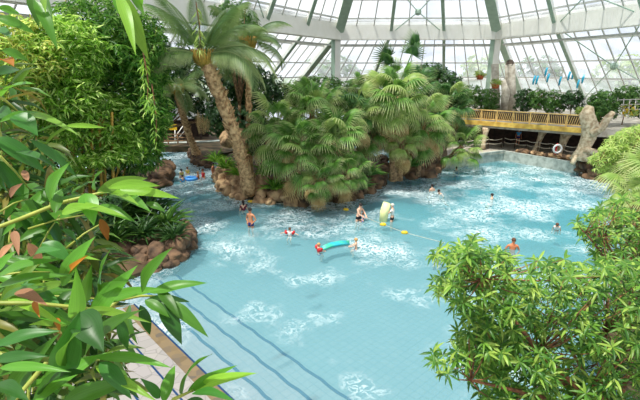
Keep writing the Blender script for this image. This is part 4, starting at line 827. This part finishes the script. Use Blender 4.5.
# ---------------------------------------------------------------- trees and buildings outside
for i, (x, Y, r_) in enumerate([(2, 95, 6), (20, 110, 7), (34, 92, 6), (48, 100, 6), (62, 90, 7), (78, 96, 7), (92, 88, 6), (108, 95, 8), (-20, 100, 7), (-45, 95, 8), (60, 60, 6), (74, 52, 6)]):
    z = 8.2 if Y > 80 else 8.0; tree('outdoor_tree', 'distant tree standing on the lawn outside the glass wall', 'tree', [((x, Y, z), (r_, r_ * .8, 3.2)), ((x + 3, Y + 1, z - 1), (r_ * .7, r_ * .7, 2.6))], 1200, 1.0, .6, 'light_leaf' if i % 3 else 'mid_leaf', Vector((x, Y, 3.2)), .35, group='trees outside the glass', nb=2)
for x, y, w_, lab in ((38, 80, 26, 'long low white building outside the right glass wall'), (8, 78, 20, 'low white building outside the middle glass wall')):
    b = empty('building', (x, y, 3.2), lab, 'building'); MB().box((x, y, 4.9), (w_, 6, 3.4)).build('walls', 'outside_wall', b); MB().box((x, y, 6.7), (w_ + 1, 7, .3)).build('roof', 'concrete', b)
# ---------------------------------------------------------------- hut, footbridge and life jackets at the far left channel
hb = [P(150, 151, .0), P(206, 147, .0)]
o = MB().beam(Vector((hb[0].x - 1, hb[0].y + .6, .2)), Vector((hb[1].x + 1.5, hb[1].y + .6, .2)), 1.0, .9).build('channel_wall', 'grey_wall'); o['kind'] = 'structure'
hy = hb[0].y + 5
hut = empty('wooden_hut', (at(176, 140, hy).x, hy, .6), 'dark open wooden hut beyond the left channel', 'hut'); hx = hut.location.x
MB().box((hx, hy + 1.5, 2.1), (7, .2, 3.0)).build('back_wall', 'dark_wood', hut)
for s_ in (-3.2, -1, 1.2, 3.2): MB().box((hx + s_, hy - 1, 2.1), (.2, .2, 3.0)).build('post', 'dark_wood', hut)
MB().box((hx, hy, 3.7), (7.6, 4, .25)).build('roof', 'dark_wood', hut)
rf = empty('wooden_railing', (hx, hb[0].y + 1, .6), 'brown wooden railing on the bank at the end of the left channel', 'railing')
ry = hb[0].y + .9
for s_ in np.linspace(-2.6, 2.6, 6): MB().box((hx + s_, ry, 1.15), (.12, .12, 1.1)).build('post', 'bark', rf)
for z in (.95, 1.3, 1.65): MB().box((hx, ry, z), (5.4, .07, .1)).build('rail', 'bark', rf)
for i in range(7):
    x = at(160.5 + 2.6 * i, 135, ry + 1.5).x; v = MB(); zz = 2.2
    v.box((x - .09, ry + 1.5, zz), (.13, .12, .62)); v.box((x + .09, ry + 1.5, zz), (.13, .12, .62)); v.box((x, ry + 1.56, zz + .05), (.3, .06, .5))
    o = v.build('life_jacket', 'yellow_plastic'); tag(o, 'yellow life jacket hanging in a row at the wooden hut', 'life jacket', 'yellow life jackets at the hut')
MB().box((at(168, 135, ry + 1.6).x, ry + 1.65, 2.52), (2.6, .06, .06)).build('coat_rail', 'dark_wood', hut)
sr = MB(); sr.tube([at(175, 137, ry + .6), at(186, 122, ry + 1.6)], .05, 6); sr.tube([at(175, 142, ry + .6), at(187, 128, ry + 1.6)], .05, 6); sr.tube([at(175, 145, ry + .6), at(175, 130, ry + .6)], .05, 6)
tag(sr.build('stair_handrail', 'white_paint', None, True), 'white tube handrail rising beside the wooden hut', 'handrail')
# ---------------------------------------------------------------- people
def skin(verts, edges, rad, root=0, sub=2):
    me = bpy.data.meshes.new('tmp'); me.from_pydata(verts, edges, []); o = bpy.data.objects.new('tmp', me); COL.objects.link(o)
    m = o.modifiers.new('s', 'SKIN'); m.use_smooth_shade = True; sv = me.skin_vertices[0].data
    for i, r_ in enumerate(rad):
        sv[i].radius = r_ if hasattr(r_, '__len__') else (r_, r_); sv[i].use_root = (i == root)
    s_ = o.modifiers.new('b', 'SUBSURF'); s_.levels = s_.render_levels = sub
    dg = bpy.context.evaluated_depsgraph_get(); ev = o.evaluated_get(dg); mm = ev.to_mesh()
    V = [v.co.copy() for v in mm.vertices]; Fc = [tuple(p.vertices) for p in mm.polygons]; ev.to_mesh_clear(); bpy.data.objects.remove(o); bpy.data.meshes.remove(me); return V, Fc
def person(pos, yaw, label, h=1.75, pose='stand', sk='skin_light', hair='hair_dark', trunks='cloth_navy', topc=None, arms='down', long_hair=False, tilt=0, hold=None, group=None):
    s = h / 1.75; child = h < 1.4; hs = (1.25 if child else 1.0)
    R = lambda *a: Vector(a)
    J = dict(pel=R(0, 0, .95), waist=R(0, 0, 1.1), chest=R(0, .01, 1.32), neck=R(0, .01, 1.47), nk2=R(0, .02, 1.54), head=R(0, .035, 1.62), crown=R(0, .02, 1.69))
    for s_, n_ in ((1, 'r'), (-1, 'l')):
        J['hip' + n_] = R(.1 * s_, 0, .9); J['knee' + n_] = R(.12 * s_, .03, .5); J['ank' + n_] = R(.13 * s_, -.01, .08); J['toe' + n_] = R(.15 * s_, .15, .03); J['sh' + n_] = R(.18 * s_, 0, 1.4)
        if arms == 'down': J['el' + n_] = R(.25 * s_, -.02, 1.12); J['wr' + n_] = R(.27 * s_, .1, .88)
        elif arms == 'fwd': J['el' + n_] = R(.22 * s_, .2, 1.2); J['wr' + n_] = R(.12 * s_, .42, 1.12)
        elif arms == 'out': J['el' + n_] = R(.42 * s_, .05, 1.3); J['wr' + n_] = R(.62 * s_, .12, 1.28)
        else: J['el' + n_] = R(.3 * s_, -.05, 1.14); J['wr' + n_] = R(.16 * s_, .06, .98)
        if pose == 'crouch':
            J['knee' + n_] = R(.14 * s_, .36, .78); J['ank' + n_] = R(.12 * s_, .12, .42); J['toe' + n_] = R(.14 * s_, .28, .38)
        if pose == 'swim':
            J['knee' + n_] = R(.1 * s_, -.12, .55); J['ank' + n_] = R(.08 * s_, -.3, .2); J['toe' + n_] = R(.08 * s_, -.36, .06)
    names = ['pel', 'waist', 'chest', 'neck', 'nk2', 'head', 'crown'] + [a + b for b in 'rl' for a in ('hip', 'knee', 'ank', 'toe', 'sh', 'el', 'wr')]
    rad = dict(pel=(.135, .105), waist=(.125, .095), chest=(.15, .11), neck=(.06, .06), nk2=(.055, .055), head=(.08 * hs, .098 * hs), crown=(.06 * hs, .07 * hs), hip=.088, knee=.056, ank=.038, toe=.034, sh=.058, el=.04, wr=.027)
    ix = {n: i for i, n in enumerate(names)}; ed_ = [('pel', 'waist'), ('waist', 'chest'), ('chest', 'neck'), ('neck', 'nk2'), ('nk2', 'head'), ('head', 'crown')]
    for b in 'rl': ed_ += [('pel', 'hip' + b), ('hip' + b, 'knee' + b), ('knee' + b, 'ank' + b), ('ank' + b, 'toe' + b), ('chest', 'sh' + b), ('sh' + b, 'el' + b), ('el' + b, 'wr' + b)]
    V, Fc = skin([J[n] for n in names], [(ix[a], ix[b]) for a, b in ed_], [rad.get(n, rad.get(n[:-1])) for n in names])
    mb = MB().add(V, Fc); hd = J['head']
    mb.ball(hd + R(0, .098 * hs, -.005), (.013, .02, .022), 6, 4)
    for s_ in (1, -1): mb.ball(hd + R(.083 * hs * s_, 0, 0), (.01, .02, .032), 6, 4)
    for b, s_ in (('r', 1), ('l', -1)):   # hands
        wv = J['wr' + b]; d = (wv - J['el' + b]).normalized(); sd = d.cross(R(0, 0, 1)); sd = (sd if sd.length > .2 else R(1, 0, 0)).normalized(); nr = sd.cross(d)
        mb.tube([wv - d * .02, wv + d * .03, wv + d * .09], [.026, .038, .036], 8)
        for k, L in enumerate((.065, .078, .072, .055)):
            q0 = wv + d * .085 + sd * (.03 - .02 * k); mb.tube([q0, q0 + d * L * .5 - nr * .01, q0 + d * L - nr * .03], [.0095, .009, .0065], 5)
        q0 = wv + d * .03 + sd * .03; mb.tube([q0, q0 + sd * .025 + d * .03, q0 + sd * .03 + d * .06], [.012, .011, .008], 5)
    t = empty('person', pos, label, 'person', group)
    M = Matrix.Translation(Vector(pos)) @ Matrix.Rotation(yaw, 4, 'Z') @ Matrix.Translation((0, 0, .95 * s)) @ Matrix.Rotation(math.radians(-tilt), 4, 'X') @ Matrix.Translation((0, 0, -.95 * s)) @ Matrix.Scale(s, 4)
    def put(mb_, name, mat, smooth=True):
        mb_.v = [tuple(M @ Vector(v)) for v in mb_.v]; return mb_.build(name, mat, t, smooth)
    put(mb, 'body', sk)
    hm = MB().ball(hd + R(0, -.022, .035), (.094 * hs, .108 * hs, .1 * hs), 12, 8, Matrix.Rotation(.35, 3, 'X'), .02)
    if long_hair: hm.ball(hd + R(0, -.07, -.1), (.08, .05, .17), 10, 6)
    put(hm, 'hair', hair)
    eye = MB()
    for s_ in (1, -1): eye.ball(hd + R(.032 * s_, .088 * hs, .012), (.012, .008, .008), 6, 4)
    eye.ball(hd + R(0, .088 * hs, -.045), (.022, .008, .006), 6, 4); put(eye, 'facial_features', 'hair_brown')
    if trunks:
        th = .45; vs = [J['waist'] - R(0, 0, .05), J['pel'], J['hipr'], J['hipr'].lerp(J['kneer'], th), J['hipl'], J['hipl'].lerp(J['kneel'], th)]
        V, Fc = skin(vs, [(0, 1), (1, 2), (2, 3), (1, 4), (4, 5)], [(.135, .108), (.15, .12), .102, .088, .102, .088], 1, 1); put(MB().add(V, Fc), 'swim_trunks', trunks)
    if topc:
        V, Fc = skin([J['waist'] - R(0, 0, .08), J['waist'], J['chest'], J['chest'] + R(0, 0, .07)] + [J['shr'], J['shr'].lerp(J['elr'], .5), J['shl'], J['shl'].lerp(J['ell'], .5)], [(0, 1), (1, 2), (2, 3), (2, 4), (4, 5), (2, 6), (6, 7)], [(.142, .112), (.14, .108), (.165, .125), (.12, .09), .07, .055, .07, .055], 2, 1); put(MB().add(V, Fc), 'swim_top', topc)
    t['_s'] = s; del t['_s']; return t, M
def wade(px, py, above, yaw, label, **kw):   # py = where the water meets the body; above = metres of the body out of the water
    p = P(px, py); h = kw.get('h', 1.75); s = h / 1.75
    top_ = {'stand': 1.76, 'crouch': 1.76, 'swim': 1.76}[kw.get('pose', 'stand')] * s
    if kw.get('tilt', 0): top_ = (.95 + .8 * math.cos(math.radians(kw['tilt']))) * s
    return person((p.x, p.y, above - top_), yaw, label, **kw)
pi = math.pi
wade(251, 227, 1.1, 2.6, 'man in dark blue swimming trunks standing in the shallow pool', arms='bent', sk='skin_tan', h=1.86)
wade(243.5, 210, .62, .6, 'woman in dark red swimsuit standing behind the man in blue trunks', hair='hair_dark', topc='cloth_maroon', trunks='cloth_maroon', h=1.66, long_hair=True, pose='crouch')
_, _m = wade(290, 236, .46, 2.9, 'small child wearing red armbands alone in the open water', h=1.1, hair='hair_brown', topc='cloth_white', trunks='cloth_white', arms='out', pose='crouch')
def armbands(mat_m, mat, label):
    for s_ in (1, -1):
        a = mat_m @ Vector((.24 * s_, .03, 1.38)); b_ = mat_m @ Vector((.38 * s_, .05, 1.32)); o = MB().tube([a, a.lerp(b_, .5), b_], [.09, .125, .09], 10).build('armband', mat, None, True); tag(o, label, 'armband', label)
armbands(_m, 'red_plastic', 'red inflatable armband on the arm of the child alone in the open water')
_, _m = wade(318.5, 252, .45, -1.2, 'child with red armbands holding the end of the green air mattress', h=1.15, hair='hair_blond', topc='cloth_red', trunks='cloth_blue', arms='fwd', pose='crouch')
armbands(_m, 'red_plastic', 'red inflatable armband on the child at the green air mattress')
wade(356, 249, .55, 1.3, 'bare chested child at the right end of the green air mattress', h=1.2, hair='hair_blond', trunks='cloth_blue', arms='fwd', pose='crouch')
wade(358.5, 221, 1.08, -2.4, 'man in black trunks bending over a toddler in the water', h=1.78, trunks='cloth_black', arms='fwd', hair='hair_dark', tilt=8)
wade(363, 221.5, .52, 1.5, 'toddler in blue held by the man in black trunks', h=1.0, hair='hair_brown', trunks='cloth_blue', topc='cloth_blue', pose='crouch', arms='out')
wade(392, 221, 1.04, 1.2, 'grey haired man in a white shirt and black trunks beside the yellow float', h=1.75, hair='hair_grey', topc='cloth_white', trunks='cloth_black', arms='fwd')
wade(432, 191, .5, .4, 'bather with bare shoulders, left of the pair near the strait', pose='crouch', hair='hair_dark', h=1.7, sk='skin_light')
wade(442, 195, .42, 2.0, 'bather leaning forward, right of the pair near the strait', pose='swim', hair='hair_dark', h=1.68, tilt=25, sk='skin_light', topc='cloth_white')
wade(435.5, 174.5, .35, .2, 'swimmer with tan shoulders close to the boulders under the palm', pose='crouch', sk='skin_orange', hair='hair_brown', h=1.7)
wade(456.5, 170, .3, .2, 'dark haired swimmer close to the grey pool wall', pose='crouch', hair='hair_dark', h=1.7, topc='cloth_navy')
wade(492, 198.5, .36, 1.0, 'swimmer far out with only head and shoulders above the frothy water', pose='crouch', hair='hair_dark', h=1.7)
wade(512.5, 249, .58, 2.9, 'broad tanned man chest deep in front of the near tree', sk='skin_orange', hair='hair_brown', h=1.9, arms='bent', pose='crouch')
wade(556.5, 230, .46, 2.6, 'child in black and white swim clothes floating alone on the right', h=1.25, hair='hair_brown', topc='cloth_white', trunks='cloth_black', pose='swim', tilt=30)
wade(597.5, 220.5, .45, 2.6, 'child in yellow half hidden by the right hand tree', h=1.2, hair='hair_brown', topc='cloth_yellow', trunks='cloth_yellow', pose='crouch')
wade(440, 258, .45, 2.2, 'blond bather glimpsed through the leaves of the near tree', h=1.5, hair='hair_blond', topc='cloth_black', pose='crouch')
wade(170.5, 163.5, .45, .9, 'lone bather in the left channel', pose='crouch', hair='hair_dark', h=1.7)
wade(182, 177.5, .7, .9, 'child in a yellow top at the left of the group in the channel', h=1.3, topc='cloth_yellow', hair='hair_dark', pose='crouch')
wade(188, 174.5, .62, .9, 'child in a yellow top behind the blue rubber ring', h=1.3, topc='cloth_yellow', hair='hair_brown', pose='crouch')
wade(183, 181.5, .55, .9, 'dark haired bather nearest in the channel group', h=1.65, topc='cloth_azure', hair='hair_dark', pose='crouch')
wade(198.5, 179, .62, 1.6, 'bare shouldered bather right of the blue rubber ring', h=1.65, sk='skin_orange', hair='hair_blond', pose='crouch', arms='fwd')
wade(203.5, 178, .75, 2.3, 'bather in a red top in the channel group', h=1.65, sk='skin_tan', hair='hair_brown', topc='cloth_red', pose='crouch')
wade(213.5, 175.5, 1.05, -1.8, 'bather climbing out against the boulders at the channel', h=1.7, sk='skin_tan', hair='hair_dark', trunks='cloth_maroon')
wade(152, 200, .55, 1.2, 'bather in dark glimpsed behind the small left point', h=1.5, topc='cloth_black', hair='hair_dark', pose='crouch')
wade(163.5, 206, .4, 2.2, 'light skinned bather half hidden behind the bright leaf tip', h=1.6, hair='hair_blond', pose='swim', tilt=30, trunks='cloth_black')
p = P(519.5, 147.5, .78); person((p.x, p.y + .55, .85), 3.0, 'lifeguard in a bright blue shirt standing under the terrace', h=1.72, topc='cloth_azure', trunks='cloth_navy', sk='skin_tan')
# floats
nd = P(384, 221); a = Vector((nd.x, nd.y, .05)); o = MB().tube([a + Vector((-.05, 0, -.1)), a + Vector((0, 0, .5)), a + Vector((.12, 0, 1.0))], [.22, .25, .22], 12).build('pool_float', 'noodle', None, True); tag(o, 'pale yellow foam roll held upright beside the grey haired man', 'float')
pts = [P(322, 249, .08), P(330, 245.5, .1), P(340, 243.5, .1), P(349, 243, .08)]
o = MB(); 
for k in range(3): o.tube([q_ + Vector((0, -.14 + .14 * k, .02)) for q_ in pts], [.06, .075, .075, .06], 8)
tag(o.build('air_mattress', 'teal_float', None, True), 'green and blue air mattress stretched between two children', 'air mattress')
rg = P(191, 178.5, .08); o = MB().tube([rg + Vector((math.cos(a_) * .42, math.sin(a_) * .42, 0)) for a_ in np.linspace(0, 2 * pi, 17)], .13, 8, False).build('rubber_ring', 'blue_float', None, True); tag(o, 'blue rubber ring floating in the channel group', 'rubber ring')
# float line
fl = [(250.5, 201.5), (273, 203), (310, 206), (346, 209.5), (383, 224.5), (404.5, 232.5), (445, 243)]
rp = MB().tube([P(x, y, .015) for x, y in [(225, 199)] + fl], .012, 5); tag(rp.build('float_rope', 'rope'), 'thin rope with yellow floats strung across the pool', 'rope')
for (x, y) in fl[:2] + fl[3:6]:
    c = P(x, y, .04); o = MB().tube([c + Vector((-.17, 0, 0)), c + Vector((-.1, 0, 0)), c + Vector((.1, -.03, 0)), c + Vector((.17, -.03, 0))], [.04, .1, .1, .04], 10).build('buoy', 'yellow_plastic', None, True); tag(o, 'yellow buoy on the thin rope strung across the pool', 'buoy', 'yellow buoys on the rope')
